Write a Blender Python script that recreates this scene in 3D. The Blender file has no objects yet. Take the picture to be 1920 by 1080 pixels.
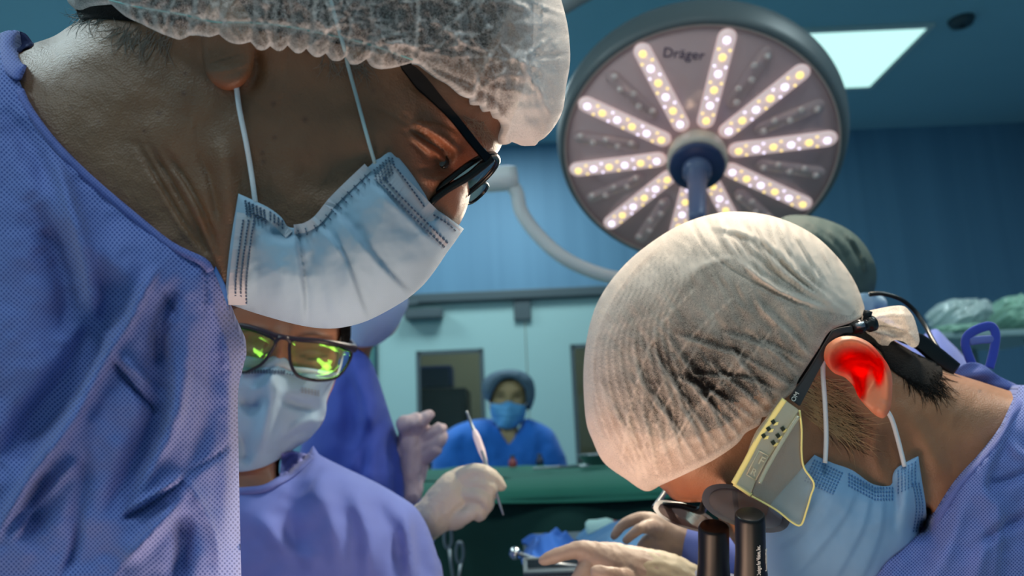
import bpy, bmesh, math, random
import numpy as np
from mathutils import Vector, Matrix
from mathutils.geometry import delaunay_2d_cdt
random.seed(7); RNG = np.random.RandomState(11)
SC = bpy.context.scene
COL = SC.collection

# ------------------------------------------------------------------ camera
FPX = 1450.0
CAM = Vector((0, 0, 1.15))
PITCH, ROLL = math.radians(11.3), math.radians(2.5)
FW = Vector((0, math.cos(PITCH), math.sin(PITCH)))
_r0, _u0 = Vector((1, 0, 0)), Vector((0, -math.sin(PITCH), math.cos(PITCH)))
RT = _r0*math.cos(ROLL) - _u0*math.sin(ROLL)
UP = _r0*math.sin(ROLL) + _u0*math.cos(ROLL)
cd = bpy.data.cameras.new('camera'); co = bpy.data.objects.new('camera', cd); COL.objects.link(co)
co.matrix_world = Matrix(((RT.x, UP.x, -FW.x, CAM.x), (RT.y, UP.y, -FW.y, CAM.y), (RT.z, UP.z, -FW.z, CAM.z), (0, 0, 0, 1)))
cd.sensor_width = 36; cd.lens = FPX/1920*36; cd.clip_start = 0.02; cd.clip_end = 60
cd.dof.use_dof = True; cd.dof.focus_distance = 0.47; cd.dof.aperture_fstop = 7.6; cd.dof.aperture_blades = 0
SC.camera = co
_C, _F, _R, _U = (np.array(v) for v in (CAM, FW, RT, UP))

def PN(px, py, d):
    """points on the sight lines at depth d (arrays)"""
    px, py, d = (np.asarray(a, float) for a in (px, py, d))
    return _C + d[..., None]*(_F + ((px-960)/FPX)[..., None]*_R + ((540-py)/FPX)[..., None]*_U)
def P(px, py, d): return Vector(PN(np.array(px), np.array(py), np.array(d)))
def plane_hit(px, py, axis, val):
    v = FW + RT*((px-960)/FPX) + UP*((540-py)/FPX)
    return CAM + v*((val-CAM[axis])/v[axis])

# ------------------------------------------------------------------ view, world, lights
SC.view_settings.view_transform = 'Standard'; SC.view_settings.look = 'None'
SC.view_settings.gamma = 1.0; SC.view_settings.use_curve_mapping = False
SC.view_settings.exposure = -0.1
w = bpy.data.worlds.new('world'); SC.world = w; w.use_nodes = True
w.node_tree.nodes['Background'].inputs[0].default_value = (0.25, 0.38, 0.42, 1)
w.node_tree.nodes['Background'].inputs[1].default_value = 0.05

def lamp(name, kind, loc, target, power, color, size=0.3, angle=60, blend=0.5, size_y=None):
    l = bpy.data.lights.new(name, kind); l.energy = power; l.color = color
    if kind == 'AREA':
        l.size = size
        if size_y: l.shape = 'RECTANGLE'; l.size_y = size_y
    if kind == 'SPOT': l.spot_size = math.radians(angle); l.spot_blend = blend; l.shadow_soft_size = size
    o = bpy.data.objects.new(name, l); COL.objects.link(o)
    o.location = loc
    o.rotation_euler = (Vector(target)-Vector(loc)).to_track_quat('-Z', 'Y').to_euler()
    return o
FIELD = P(760, 1900, 0.36)
# added area lights standing in for bounce off the unseen surgical field
lamp('field_bounce_fill', 'AREA', FIELD, P(700, 300, 0.42), 1.1, (1.0, 0.64, 0.44), 0.10, size_y=0.34)
lamp('field_bounce_fill_wide', 'AREA', P(1000, 1800, 0.42), P(800, 300, 0.45), 0.85, (1.0, 0.66, 0.46), 0.36, size_y=0.10)  # second strip, added to shape the reflection in the assistant's lenses
# second operating lamp, above and beyond the right surgeon
lamp('operating_lamp_beam', 'SPOT', P(1540, -560, 1.25), P(1480, 640, 0.64), 110, (1.0, 0.84, 0.64), 0.12, 60, 0.6)
# added unseen fill spot overhead, brightens the right surgeon's cap
lamp('cap_fill_spot', 'SPOT', P(1180, -900, 0.70), P(1330, 640, 0.60), 16, (1.0, 0.88, 0.74), 0.10, 24, 0.7)
# the lamp in the picture shines towards the field
lamp('near_lamp_beam', 'SPOT', P(1300, 420, 1.30), P(1400, 690, 0.62), 60, (1.0, 0.86, 0.68), 0.14, 31, 0.45)

# ------------------------------------------------------------------ colour and noise helpers
def lin(r, g, b):
    f = lambda c: (c/255)/12.92 if c/255 <= 0.04045 else ((c/255+0.055)/1.055)**2.4
    return (f(r), f(g), f(b), 1)
_T = RNG.rand(256, 256)
def vnoise(x, y, s=0):
    x = np.asarray(x, float)+s*17.3; y = np.asarray(y, float)+s*9.7
    xi = np.floor(x).astype(int); yi = np.floor(y).astype(int); fx = x-xi; fy = y-yi
    fx = fx*fx*(3-2*fx); fy = fy*fy*(3-2*fy)
    g = lambda a, b: _T[a & 255, b & 255]
    return (g(xi, yi)*(1-fx)+g(xi+1, yi)*fx)*(1-fy)+(g(xi, yi+1)*(1-fx)+g(xi+1, yi+1)*fx)*fy - 0.5
def fbm(x, y, s=0, o=3):
    return sum(vnoise(np.asarray(x)*2**i, np.asarray(y)*2**i, s+i)/2**i for i in range(o))

# ------------------------------------------------------------------ materials
def newmat(name):
    m = bpy.data.materials.new(name); m.use_nodes = True
    nt = m.node_tree
    return m, nt, nt.nodes['Principled BSDF'], nt.nodes['Material Output']
def N(nt, t, **kw):
    n = nt.nodes.new(t)
    for k, v in kw.items():
        if k in n.inputs: n.inputs[k].default_value = v
        else: setattr(n, k, v)
    return n
def mat(name, c, rough=0.5, metal=0, emit=None, es=0, spec=0.5, noise=None, bump=None, trans=0, alpha=1, coat=0, ior=1.45):
    """noise=(scale, amount): colour mottling; bump=(scale, strength)"""
    m, nt, b, out = newmat(name)
    b.inputs['Base Color'].default_value = c; b.inputs['Roughness'].default_value = rough
    b.inputs['Metallic'].default_value = metal; b.inputs['Specular IOR Level'].default_value = spec
    b.inputs['Transmission Weight'].default_value = trans; b.inputs['Alpha'].default_value = alpha
    b.inputs['Coat Weight'].default_value = coat; b.inputs['IOR'].default_value = ior
    if emit: b.inputs['Emission Color'].default_value = emit; b.inputs['Emission Strength'].default_value = es
    tc = N(nt, 'ShaderNodeTexCoord')
    if noise:
        n = N(nt, 'ShaderNodeTexNoise', Scale=noise[0], Detail=4.0); nt.links.new(tc.outputs['Object'], n.inputs['Vector'])
        mx = N(nt, 'ShaderNodeMix', data_type='RGBA')
        mx.inputs[6].default_value = tuple(x*(1-noise[1]) for x in c[:3])+(1,); mx.inputs[7].default_value = tuple(min(1, x*(1+noise[1])) for x in c[:3])+(1,)
        nt.links.new(n.outputs['Fac'], mx.inputs[0]); nt.links.new(mx.outputs[2], b.inputs['Base Color'])
    if bump:
        n = N(nt, 'ShaderNodeTexNoise', Scale=bump[0], Detail=5.0); nt.links.new(tc.outputs['Object'], n.inputs['Vector'])
        bp = N(nt, 'ShaderNodeBump', Strength=bump[1], Distance=0.002); nt.links.new(n.outputs['Fac'], bp.inputs['Height'])
        nt.links.new(bp.outputs['Normal'], b.inputs['Normal'])
    return m
def skin_mat(name, c, sss=0.12, pore=900, rough=0.5, bstr=0.35):
    m, nt, b, out = newmat(name)
    a = N(nt, 'ShaderNodeAttribute', attribute_name='tint')
    tc = N(nt, 'ShaderNodeTexCoord')
    n = N(nt, 'ShaderNodeTexNoise', Scale=60.0, Detail=5.0); nt.links.new(tc.outputs['Object'], n.inputs['Vector'])
    r = N(nt, 'ShaderNodeMapRange'); r.inputs[3].default_value = 0.82; r.inputs[4].default_value = 1.18
    nt.links.new(n.outputs['Fac'], r.inputs[0])
    v = N(nt, 'ShaderNodeVectorMath', operation='SCALE'); v.inputs[0].default_value = c[:3]; nt.links.new(r.outputs[0], v.inputs['Scale'])
    mu = N(nt, 'ShaderNodeVectorMath', operation='MULTIPLY'); nt.links.new(v.outputs[0], mu.inputs[0]); nt.links.new(a.outputs['Color'], mu.inputs[1])
    nt.links.new(mu.outputs[0], b.inputs['Base Color'])
    b.inputs['Roughness'].default_value = rough
    b.inputs['Subsurface Weight'].default_value = sss; b.inputs['Subsurface Scale'].default_value = 0.006
    b.inputs['Subsurface Radius'].default_value = (1, 0.35, 0.2)
    vo = N(nt, 'ShaderNodeTexVoronoi', Scale=pore); nt.links.new(tc.outputs['Object'], vo.inputs['Vector'])
    n2 = N(nt, 'ShaderNodeTexNoise', Scale=pore*0.4, Detail=3.0); nt.links.new(tc.outputs['Object'], n2.inputs['Vector'])
    ad = N(nt, 'ShaderNodeMath', operation='ADD'); nt.links.new(vo.outputs['Distance'], ad.inputs[0]); nt.links.new(n2.outputs['Fac'], ad.inputs[1])
    bp = N(nt, 'ShaderNodeBump', Strength=bstr, Distance=0.0006); nt.links.new(ad.outputs[0], bp.inputs['Height']); nt.links.new(bp.outputs['Normal'], b.inputs['Normal'])
    return m
def nonwoven_mat(name, c, c2, pitch=0.0017, dot=0.55, rough=0.75, bstr=0.5, transl=0.15, wavy=0.0):
    """embossed dot fabric; uv is in metres"""
    m, nt, b, out = newmat(name)
    uv = N(nt, 'ShaderNodeUVMap')
    sp = N(nt, 'ShaderNodeSeparateXYZ')
    nz = N(nt, 'ShaderNodeTexNoise', Scale=25.0, Detail=2.0); nt.links.new(uv.outputs[0], nz.inputs['Vector'])
    va = N(nt, 'ShaderNodeVectorMath', operation='SCALE'); va.inputs['Scale'].default_value = pitch*2.0; nt.links.new(nz.outputs['Color'], va.inputs[0])
    vb = N(nt, 'ShaderNodeVectorMath', operation='ADD'); nt.links.new(uv.outputs[0], vb.inputs[0]); nt.links.new(va.outputs[0], vb.inputs[1])
    nt.links.new(vb.outputs[0], sp.inputs[0])
    k = 2*math.pi/pitch
    def sn(a, ph=0):
        mm = N(nt, 'ShaderNodeMath', operation='MULTIPLY_ADD'); mm.inputs[1].default_value = k; mm.inputs[2].default_value = ph; nt.links.new(a, mm.inputs[0])
        s = N(nt, 'ShaderNodeMath', operation='SINE'); nt.links.new(mm.outputs[0], s.inputs[0]); return s.outputs[0]
    pr = N(nt, 'ShaderNodeMath', operation='MULTIPLY'); nt.links.new(sn(sp.outputs[0]), pr.inputs[0]); nt.links.new(sn(sp.outputs[1]), pr.inputs[1])
    r = N(nt, 'ShaderNodeMapRange', interpolation_type='SMOOTHSTEP'); r.inputs[1].default_value = 0.0; r.inputs[2].default_value = 0.5
    nt.links.new(pr.outputs[0], r.inputs[0])
    n = N(nt, 'ShaderNodeTexNoise', Scale=18.0, Detail=6.0); nt.links.new(uv.outputs[0], n.inputs['Vector'])
    m1 = N(nt, 'ShaderNodeMath', operation='MULTIPLY'); m1.inputs[1].default_value = dot; nt.links.new(r.outputs[0], m1.inputs[0])
    mx = N(nt, 'ShaderNodeMix', data_type='RGBA'); mx.inputs[6].default_value = c; mx.inputs[7].default_value = c2; nt.links.new(m1.outputs[0], mx.inputs[0])
    mr = N(nt, 'ShaderNodeMapRange'); mr.inputs[3].default_value = 0.85; mr.inputs[4].default_value = 1.15; nt.links.new(n.outputs['Fac'], mr.inputs[0])
    vs = N(nt, 'ShaderNodeVectorMath', operation='SCALE'); nt.links.new(mx.outputs[2], vs.inputs[0]); nt.links.new(mr.outputs[0], vs.inputs['Scale'])
    nt.links.new(vs.outputs[0], b.inputs['Base Color'])
    b.inputs['Roughness'].default_value = rough; b.inputs['Specular IOR Level'].default_value = 0.3
    b.inputs['Sheen Weight'].default_value = 0.25; b.inputs['Sheen Roughness'].default_value = 0.4
    hh = N(nt, 'ShaderNodeMath', operation='SUBTRACT'); hh.inputs[0].default_value = 1; nt.links.new(r.outputs[0], hh.inputs[1])
    bp = N(nt, 'ShaderNodeBump', Strength=bstr, Distance=0.0005); nt.links.new(hh.outputs[0], bp.inputs['Height']); nt.links.new(bp.outputs['Normal'], b.inputs['Normal'])
    if transl:
        t = N(nt, 'ShaderNodeBsdfTranslucent'); nt.links.new(vs.outputs[0], t.inputs['Color'])
        ms = N(nt, 'ShaderNodeMixShader'); ms.inputs[0].default_value = transl
        nt.links.new(b.outputs[0], ms.inputs[1]); nt.links.new(t.outputs[0], ms.inputs[2]); nt.links.new(ms.outputs[0], out.inputs['Surface'])
    return m
def cap_mat(name, c, a0, a1, fib=900, edge=0.5, fibre=0.22):
    """thin fibrous veil: more open between the fibres, denser where seen on edge"""
    m, nt, b, out = newmat(name)
    uv = N(nt, 'ShaderNodeUVMap')
    nz = N(nt, 'ShaderNodeTexNoise', Scale=140.0, Detail=2.0); nt.links.new(uv.outputs[0], nz.inputs['Vector'])
    va = N(nt, 'ShaderNodeVectorMath', operation='SCALE'); va.inputs['Scale'].default_value = 0.012; nt.links.new(nz.outputs['Color'], va.inputs[0])
    vb = N(nt, 'ShaderNodeVectorMath', operation='ADD'); nt.links.new(uv.outputs[0], vb.inputs[0]); nt.links.new(va.outputs[0], vb.inputs[1])
    n = N(nt, 'ShaderNodeTexNoise', Scale=float(fib), Detail=4.0, Roughness=0.65); nt.links.new(vb.outputs[0], n.inputs['Vector'])
    big = N(nt, 'ShaderNodeTexNoise', Scale=45.0, Detail=3.0); nt.links.new(uv.outputs[0], big.inputs['Vector'])
    ad = N(nt, 'ShaderNodeMath', operation='MULTIPLY_ADD'); ad.inputs[1].default_value = 0.45; nt.links.new(big.outputs['Fac'], ad.inputs[0]); nt.links.new(n.outputs['Fac'], ad.inputs[2])
    r = N(nt, 'ShaderNodeMapRange'); r.inputs[1].default_value = 0.50; r.inputs[2].default_value = 0.98; r.inputs[3].default_value = a0; r.inputs[4].default_value = a1
    fb = None
    for sc_, w_ in ((230.0, 0.030), (330.0, 0.036), (160.0, 0.018)):
        q = N(nt, 'ShaderNodeTexNoise', Scale=sc_, Detail=1.5, Distortion=1.2); nt.links.new(uv.outputs[0], q.inputs['Vector'])
        s_ = N(nt, 'ShaderNodeMath', operation='SUBTRACT'); s_.inputs[1].default_value = 0.5; nt.links.new(q.outputs['Fac'], s_.inputs[0])
        ab = N(nt, 'ShaderNodeMath', operation='ABSOLUTE'); nt.links.new(s_.outputs[0], ab.inputs[0])
        rr = N(nt, 'ShaderNodeMapRange', interpolation_type='SMOOTHSTEP'); rr.inputs[1].default_value = 0.0; rr.inputs[2].default_value = w_; rr.inputs[3].default_value = 1; rr.inputs[4].default_value = 0
        nt.links.new(ab.outputs[0], rr.inputs[0])
        if fb is None: fb = rr.outputs[0]
        else:
            mm = N(nt, 'ShaderNodeMath', operation='MAXIMUM'); nt.links.new(fb, mm.inputs[0]); nt.links.new(rr.outputs[0], mm.inputs[1]); fb = mm.outputs[0]
    ad2 = N(nt, 'ShaderNodeMath', operation='MULTIPLY_ADD'); ad2.inputs[1].default_value = fibre; nt.links.new(fb, ad2.inputs[0]); nt.links.new(ad.outputs[0], ad2.inputs[2])
    nt.links.new(ad2.outputs[0], r.inputs[0])
    at = N(nt, 'ShaderNodeAttribute', attribute_name='tint')
    s2 = N(nt, 'ShaderNodeSeparateXYZ'); nt.links.new(at.outputs['Vector'], s2.inputs[0])
    lw = N(nt, 'ShaderNodeLayerWeight', Blend=0.35)
    e = N(nt, 'ShaderNodeMath', operation='MULTIPLY_ADD'); e.inputs[1].default_value = edge; nt.links.new(lw.outputs['Facing'], e.inputs[0]); nt.links.new(r.outputs[0], e.inputs[2])
    e2 = N(nt, 'ShaderNodeMath', operation='ADD', use_clamp=True); nt.links.new(e.outputs[0], e2.inputs[0])
    s3 = N(nt, 'ShaderNodeMath', operation='SUBTRACT'); s3.inputs[1].default_value = 0.5; nt.links.new(s2.outputs[0], s3.inputs[0]); nt.links.new(s3.outputs[0], e2.inputs[1])
    b.inputs['Base Color'].default_value = c; b.inputs['Roughness'].default_value = 0.65; b.inputs['Specular IOR Level'].default_value = 0.3
    bp = N(nt, 'ShaderNodeBump', Strength=0.35, Distance=0.0006); nt.links.new(n.outputs['Fac'], bp.inputs['Height']); nt.links.new(bp.outputs['Normal'], b.inputs['Normal'])
    t = N(nt, 'ShaderNodeBsdfTranslucent', Color=c)
    ms = N(nt, 'ShaderNodeMixShader'); ms.inputs[0].default_value = 0.4; nt.links.new(b.outputs[0], ms.inputs[1]); nt.links.new(t.outputs[0], ms.inputs[2])
    tr = N(nt, 'ShaderNodeBsdfTransparent')
    m2 = N(nt, 'ShaderNodeMixShader'); nt.links.new(e2.outputs[0], m2.inputs[0]); nt.links.new(tr.outputs[0], m2.inputs[1]); nt.links.new(ms.outputs[0], m2.inputs[2])
    nt.links.new(m2.outputs[0], out.inputs['Surface'])
    return m
def clear_mat(name, c, refl=0.12, tint=(1, 1, 1, 1), rough=0.03, haze=0.0):
    """thin clear plate: mostly see-through, mirror-like by Fresnel"""
    m, nt, b, out = newmat(name)
    tr = N(nt, 'ShaderNodeBsdfTransparent', Color=c)
    g = N(nt, 'ShaderNodeBsdfGlossy', Color=tint, Roughness=rough)
    lw = N(nt, 'ShaderNodeLayerWeight', Blend=0.25)
    a = N(nt, 'ShaderNodeMath', operation='ADD', use_clamp=True); a.inputs[1].default_value = refl; nt.links.new(lw.outputs['Fresnel'], a.inputs[0])
    ms = N(nt, 'ShaderNodeMixShader'); nt.links.new(a.outputs[0], ms.inputs[0]); nt.links.new(tr.outputs[0], ms.inputs[1]); nt.links.new(g.outputs[0], ms.inputs[2])
    o = ms
    if haze:
        d = N(nt, 'ShaderNodeBsdfDiffuse', Color=tint); o = N(nt, 'ShaderNodeMixShader'); o.inputs[0].default_value = haze
        nt.links.new(ms.outputs[0], o.inputs[1]); nt.links.new(d.outputs[0], o.inputs[2])
    nt.links.new(o.outputs[0], out.inputs['Surface'])
    return m
def emat(name, c, s):
    return mat(name, c, 0.4, emit=c, es=s)

# ------------------------------------------------------------------ object helpers
ORG = {}
def tag(o, label=None, cat=None, group=None, kind=None):
    if label: o['label'] = label
    if cat: o['category'] = cat
    if group: o['group'] = group
    if kind: o['kind'] = kind
    return o
def thing(name, label, cat, loc, group=None):
    o = bpy.data.objects.new(name, None); COL.objects.link(o); o.location = loc; o.empty_display_size = 0.02
    ORG[o] = Vector(loc); return tag(o, label, cat, group)
def build(name, v, f, m, parent=None, smooth=True, uv=None, tint=None, origin=None, kind=None):
    """v: world points; linked as one mesh under parent (or top-level with its own origin)"""
    v = np.asarray(v, float).reshape(-1, 3)
    if parent is not None: org = ORG[parent]
    else: org = Vector(origin) if origin is not None else Vector((v[:, 0].mean(), v[:, 1].mean(), v[:, 2].min()))
    me = bpy.data.meshes.new(name); me.from_pydata([tuple(p) for p in (v-np.array(org))], [], [tuple(int(i) for i in q) for q in f])
    if uv is not None:
        L = me.uv_layers.new(name='uv'); li = np.empty(len(me.loops), int); me.loops.foreach_get('vertex_index', li)
        L.data.foreach_set('uv', np.asarray(uv, np.float32)[li].ravel())
    if tint is not None:
        a = me.color_attributes.new('tint', 'FLOAT_COLOR', 'POINT')
        t = np.ones((len(v), 4), np.float32); t[:, :3] = tint; a.data.foreach_set('color', t.ravel())
    me.materials.append(m); me.update()
    if smooth: me.polygons.foreach_set('use_smooth', [True]*len(me.polygons))
    o = bpy.data.objects.new(name, me); COL.objects.link(o)
    if parent is None: o.location = org
    else: o.parent = parent
    ORG[o] = org
    if kind: o['kind'] = kind
    return o
def box_vf(c, ax, bevel=0.0, seg=2):
    """c centre, ax three half-axis vectors"""
    bm = bmesh.new(); bmesh.ops.create_cube(bm, size=2)
    M = Matrix((ax[0], ax[1], ax[2])).transposed()
    for q in bm.verts: q.co = M @ q.co + Vector(c)
    bmesh.ops.recalc_face_normals(bm, faces=bm.faces)
    if bevel: bmesh.ops.bevel(bm, geom=bm.edges[:], offset=bevel, segments=seg, affect='EDGES', profile=0.5)
    v = [tuple(q.co) for q in bm.verts]; bm.verts.index_update(); f = [[q.index for q in p.verts] for p in bm.faces]; bm.free()
    return v, f
def box(name, lo, hi, m, parent=None, bevel=0.0, smooth=False, **kw):
    lo, hi = Vector(lo), Vector(hi); h = (hi-lo)/2
    v, f = box_vf((lo+hi)/2, (Vector((h.x, 0, 0)), Vector((0, h.y, 0)), Vector((0, 0, h.z))), bevel)
    return build(name, v, f, m, parent, smooth, **kw)
def join(*vf):
    V, F = [], []
    for v, f in vf:
        n = len(V); V += [tuple(p) for p in v]; F += [[i+n for i in q] for q in f]
    return V, F
def tube_vf(pts, rad, n=10, flat=1.0, closed=False, flatdir=None):
    pts = [Vector(p) for p in pts]; k = len(pts)
    rad = [rad]*k if np.isscalar(rad) else list(rad)
    V, F = [], []; prev = None
    for i, p in enumerate(pts):
        if closed: t = (pts[(i+1) % k]-pts[i-1]).normalized()
        else: t = (pts[min(i+1, k-1)]-pts[max(i-1, 0)]).normalized()
        if flatdir is not None: u = Vector(flatdir)
        else: u = prev if prev is not None else (Vector((0, 0, 1)) if abs(t.z) < 0.9 else Vector((1, 0, 0)))
        u = (u-t*u.dot(t)).normalized(); prev = u; b = t.cross(u)
        for j in range(n):
            a = 2*math.pi*j/n; V.append(p+(u*math.cos(a)*flat+b*math.sin(a))*rad[i])
    m = k if closed else k-1
    for i in range(m):
        for j in range(n):
            a, b2 = i*n+j, i*n+(j+1) % n; c = ((i+1) % k)*n
            F.append((a, b2, c+(j+1) % n, c+j))
    if not closed:
        V.append(pts[0]); V.append(pts[-1]); s, e = len(V)-2, len(V)-1
        for j in range(n): F.append((s, (j+1) % n, j)); F.append((e, (k-1)*n+j, (k-1)*n+(j+1) % n))
    return V, F
def lathe_vf(o, ax, prof, n=32, xa=None):
    """profile [(radius, distance along ax)]"""
    ax = Vector(ax).normalized(); u = Vector(xa) if xa is not None else ax.orthogonal(); u = (u-ax*u.dot(ax)).normalized(); b = ax.cross(u)
    V, F = [], []
    for r, z in prof:
        for j in range(n):
            a = 2*math.pi*j/n; V.append(Vector(o)+ax*z+(u*math.cos(a)+b*math.sin(a))*max(r, 1e-5))
    for i in range(len(prof)-1):
        for j in range(n): F.append((i*n+j, i*n+(j+1) % n, (i+1)*n+(j+1) % n, (i+1)*n+j))
    return V, F
def cr(pts, step, closed=True):
    """smooth curve through px points; a point with a third entry is a corner"""
    pts = [tuple(p) for p in pts]; n = len(pts); out = []
    segs = n if closed else n-1
    for i in range(segs):
        p1, p2 = pts[i], pts[(i+1) % n]
        p0 = pts[i-1] if (closed or i > 0) else p1
        p3 = pts[(i+2) % n] if (closed or i+2 < n) else p2
        if len(p1) > 2: p0 = p1
        if len(p2) > 2: p3 = p2
        a, b, c, d = (np.array(q[:2], float) for q in (p0, p1, p2, p3))
        k = max(1, int(round(np.linalg.norm(c-b)/step)))
        for j in range(k):
            t = j/k
            out.append(0.5*((2*b)+(c-a)*t+(2*a-5*b+4*c-d)*t*t+(3*b-a-3*c+d)*t**3))
    if not closed: out.append(np.array(pts[-1][:2], float))
    return np.array(out)
def cr3(pts, n=6):
    out = []
    for i in range(len(pts)-1):
        a, b, c, d = (Vector(pts[max(0, min(len(pts)-1, i+j))]) for j in (-1, 0, 1, 2))
        for j in range(n):
            t = j/n; out.append(0.5*((2*b)+(c-a)*t+(2*a-5*b+4*c-d)*t*t+(3*b-a-3*c+d)*t**3))
    out.append(Vector(pts[-1])); return out
def inside(x, y, poly):
    x = np.asarray(x, float); y = np.asarray(y, float); r = np.zeros(x.shape, bool)
    for (x1, y1), (x2, y2) in zip(poly, np.roll(poly, -1, 0)):
        if y1 == y2: continue
        r ^= ((y1 > y) != (y2 > y)) & (x < (x2-x1)*(y-y1)/(y2-y1)+x1)
    return r
def seg_dist(x, y, pts, closed=False, signed=False):
    pts = np.asarray([p[:2] for p in pts], float); best = np.full(np.shape(x), 1e18); par = np.zeros(np.shape(x)); sg = np.ones(np.shape(x))
    Q = list(zip(pts, np.roll(pts, -1, 0)))[:None if closed else len(pts)-1]
    L = [np.linalg.norm(b-a) for a, b in Q]; tot = sum(L) or 1; acc = 0
    for (a, b), l in zip(Q, L):
        ab = b-a; t = np.clip(((x-a[0])*ab[0]+(y-a[1])*ab[1])/max(l*l, 1e-9), 0, 1)
        dx = x-a[0]-t*ab[0]; dy = y-a[1]-t*ab[1]; d2 = dx*dx+dy*dy; m = d2 < best
        best = np.where(m, d2, best)
        if signed:
            par = np.where(m, (acc+t*l)/tot, par); sg = np.where(m, np.sign(ab[0]*dy-ab[1]*dx), sg)
        acc += l
    best = np.sqrt(best)
    return (best, par, sg) if signed else best
def carve(x, y, strokes):
    """sum of sculpt strokes (metres, + towards the viewer's side); kinds r ridge, s step, e ellipse, p plateau"""
    h = np.zeros(np.shape(x))
    for s in strokes:
        if s[0] == 'r':
            d, t, _ = seg_dist(x, y, cr(s[1], 15, False), signed=True)
            h += s[3]/1000*np.exp(-(d/s[2])**2)*np.clip(4*t*(1-t)+0.25, 0, 1)
        elif s[0] == 's':   # rises on the right-hand side (image) of the path and fades away over s[4]
            d, t, g = seg_dist(x, y, cr(s[1], 15, False), signed=True)
            h += s[3]/1000*(0.5+0.5*np.tanh(g*d/s[2]))*np.exp(-(np.maximum(0, g*d)/s[4])**1)*np.exp(-(d/(s[4]*1.6))**2)*np.clip(6*t*(1-t)+0.4, 0, 1)
        else:
            cx, cy, rx, ry, an = s[1]; ca, sa = math.cos(math.radians(an)), math.sin(math.radians(an))
            u = ((x-cx)*ca+(y-cy)*sa)/rx; v = (-(x-cx)*sa+(y-cy)*ca)/ry; r = np.sqrt(u*u+v*v)
            if s[0] == 'e': h += s[3]/1000*np.exp(-r*r*1.2)
            else: h += s[3]/1000*(1/(1+np.exp((r-1)*s[2])))
    return h
class Figure:
    """volume of a figure: half-thickness over its outline, from a membrane over the outline"""
    def __init__(s, polys, d0, k=0.9, L=0.09, g=8, c=(960, 540)):
        s.d0, s.k, s.L = d0, k, L
        s.ax = _F+_R*((c[0]-960)/FPX)+_U*((540-c[1])/FPX)   # direction of the figure's own depth
        A = np.concatenate(polys); lo = A.min(0)-3*g; hi = A.max(0)+3*g
        nx, ny = int((hi[0]-lo[0])/g)+2, int((hi[1]-lo[1])/g)+2
        X, Y = np.meshgrid(lo[0]+g*np.arange(nx), lo[1]+g*np.arange(ny))
        M = np.zeros(X.shape, bool)
        for p in polys: M |= inside(X, Y, p)
        u = None
        for lv in (16, 8, 4, 2, 1):
            m = M[::lv, ::lv]
            if u is None: u = np.zeros(m.shape)
            else: u = np.repeat(np.repeat(u, 2, 0), 2, 1)[:m.shape[0], :m.shape[1]]
            if u.shape != m.shape: u = np.pad(u, ((0, m.shape[0]-u.shape[0]), (0, m.shape[1]-u.shape[1])), mode='edge')
            u = u*m; gg = (g*lv)**2
            for _ in range(260):
                q = np.pad(u, 1); u = (0.25*(q[:-2, 1:-1]+q[2:, 1:-1]+q[1:-1, :-2]+q[1:-1, 2:])+gg)*m
        s.u, s.lo, s.g = u, lo, g
    def h(s, x, y):
        fx = np.clip((x-s.lo[0])/s.g, 0, s.u.shape[1]-1.001); fy = np.clip((y-s.lo[1])/s.g, 0, s.u.shape[0]-1.001)
        i, j = fx.astype(int), fy.astype(int); fx -= i; fy -= j; u = s.u
        v = (u[j, i]*(1-fx)+u[j, i+1]*fx)*(1-fy)+(u[j+1, i]*(1-fx)+u[j+1, i+1]*fx)*fy
        hh = np.sqrt(np.maximum(v, 0))*s.k*s.d0/FPX
        return s.L*np.tanh(hh/s.L)
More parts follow.
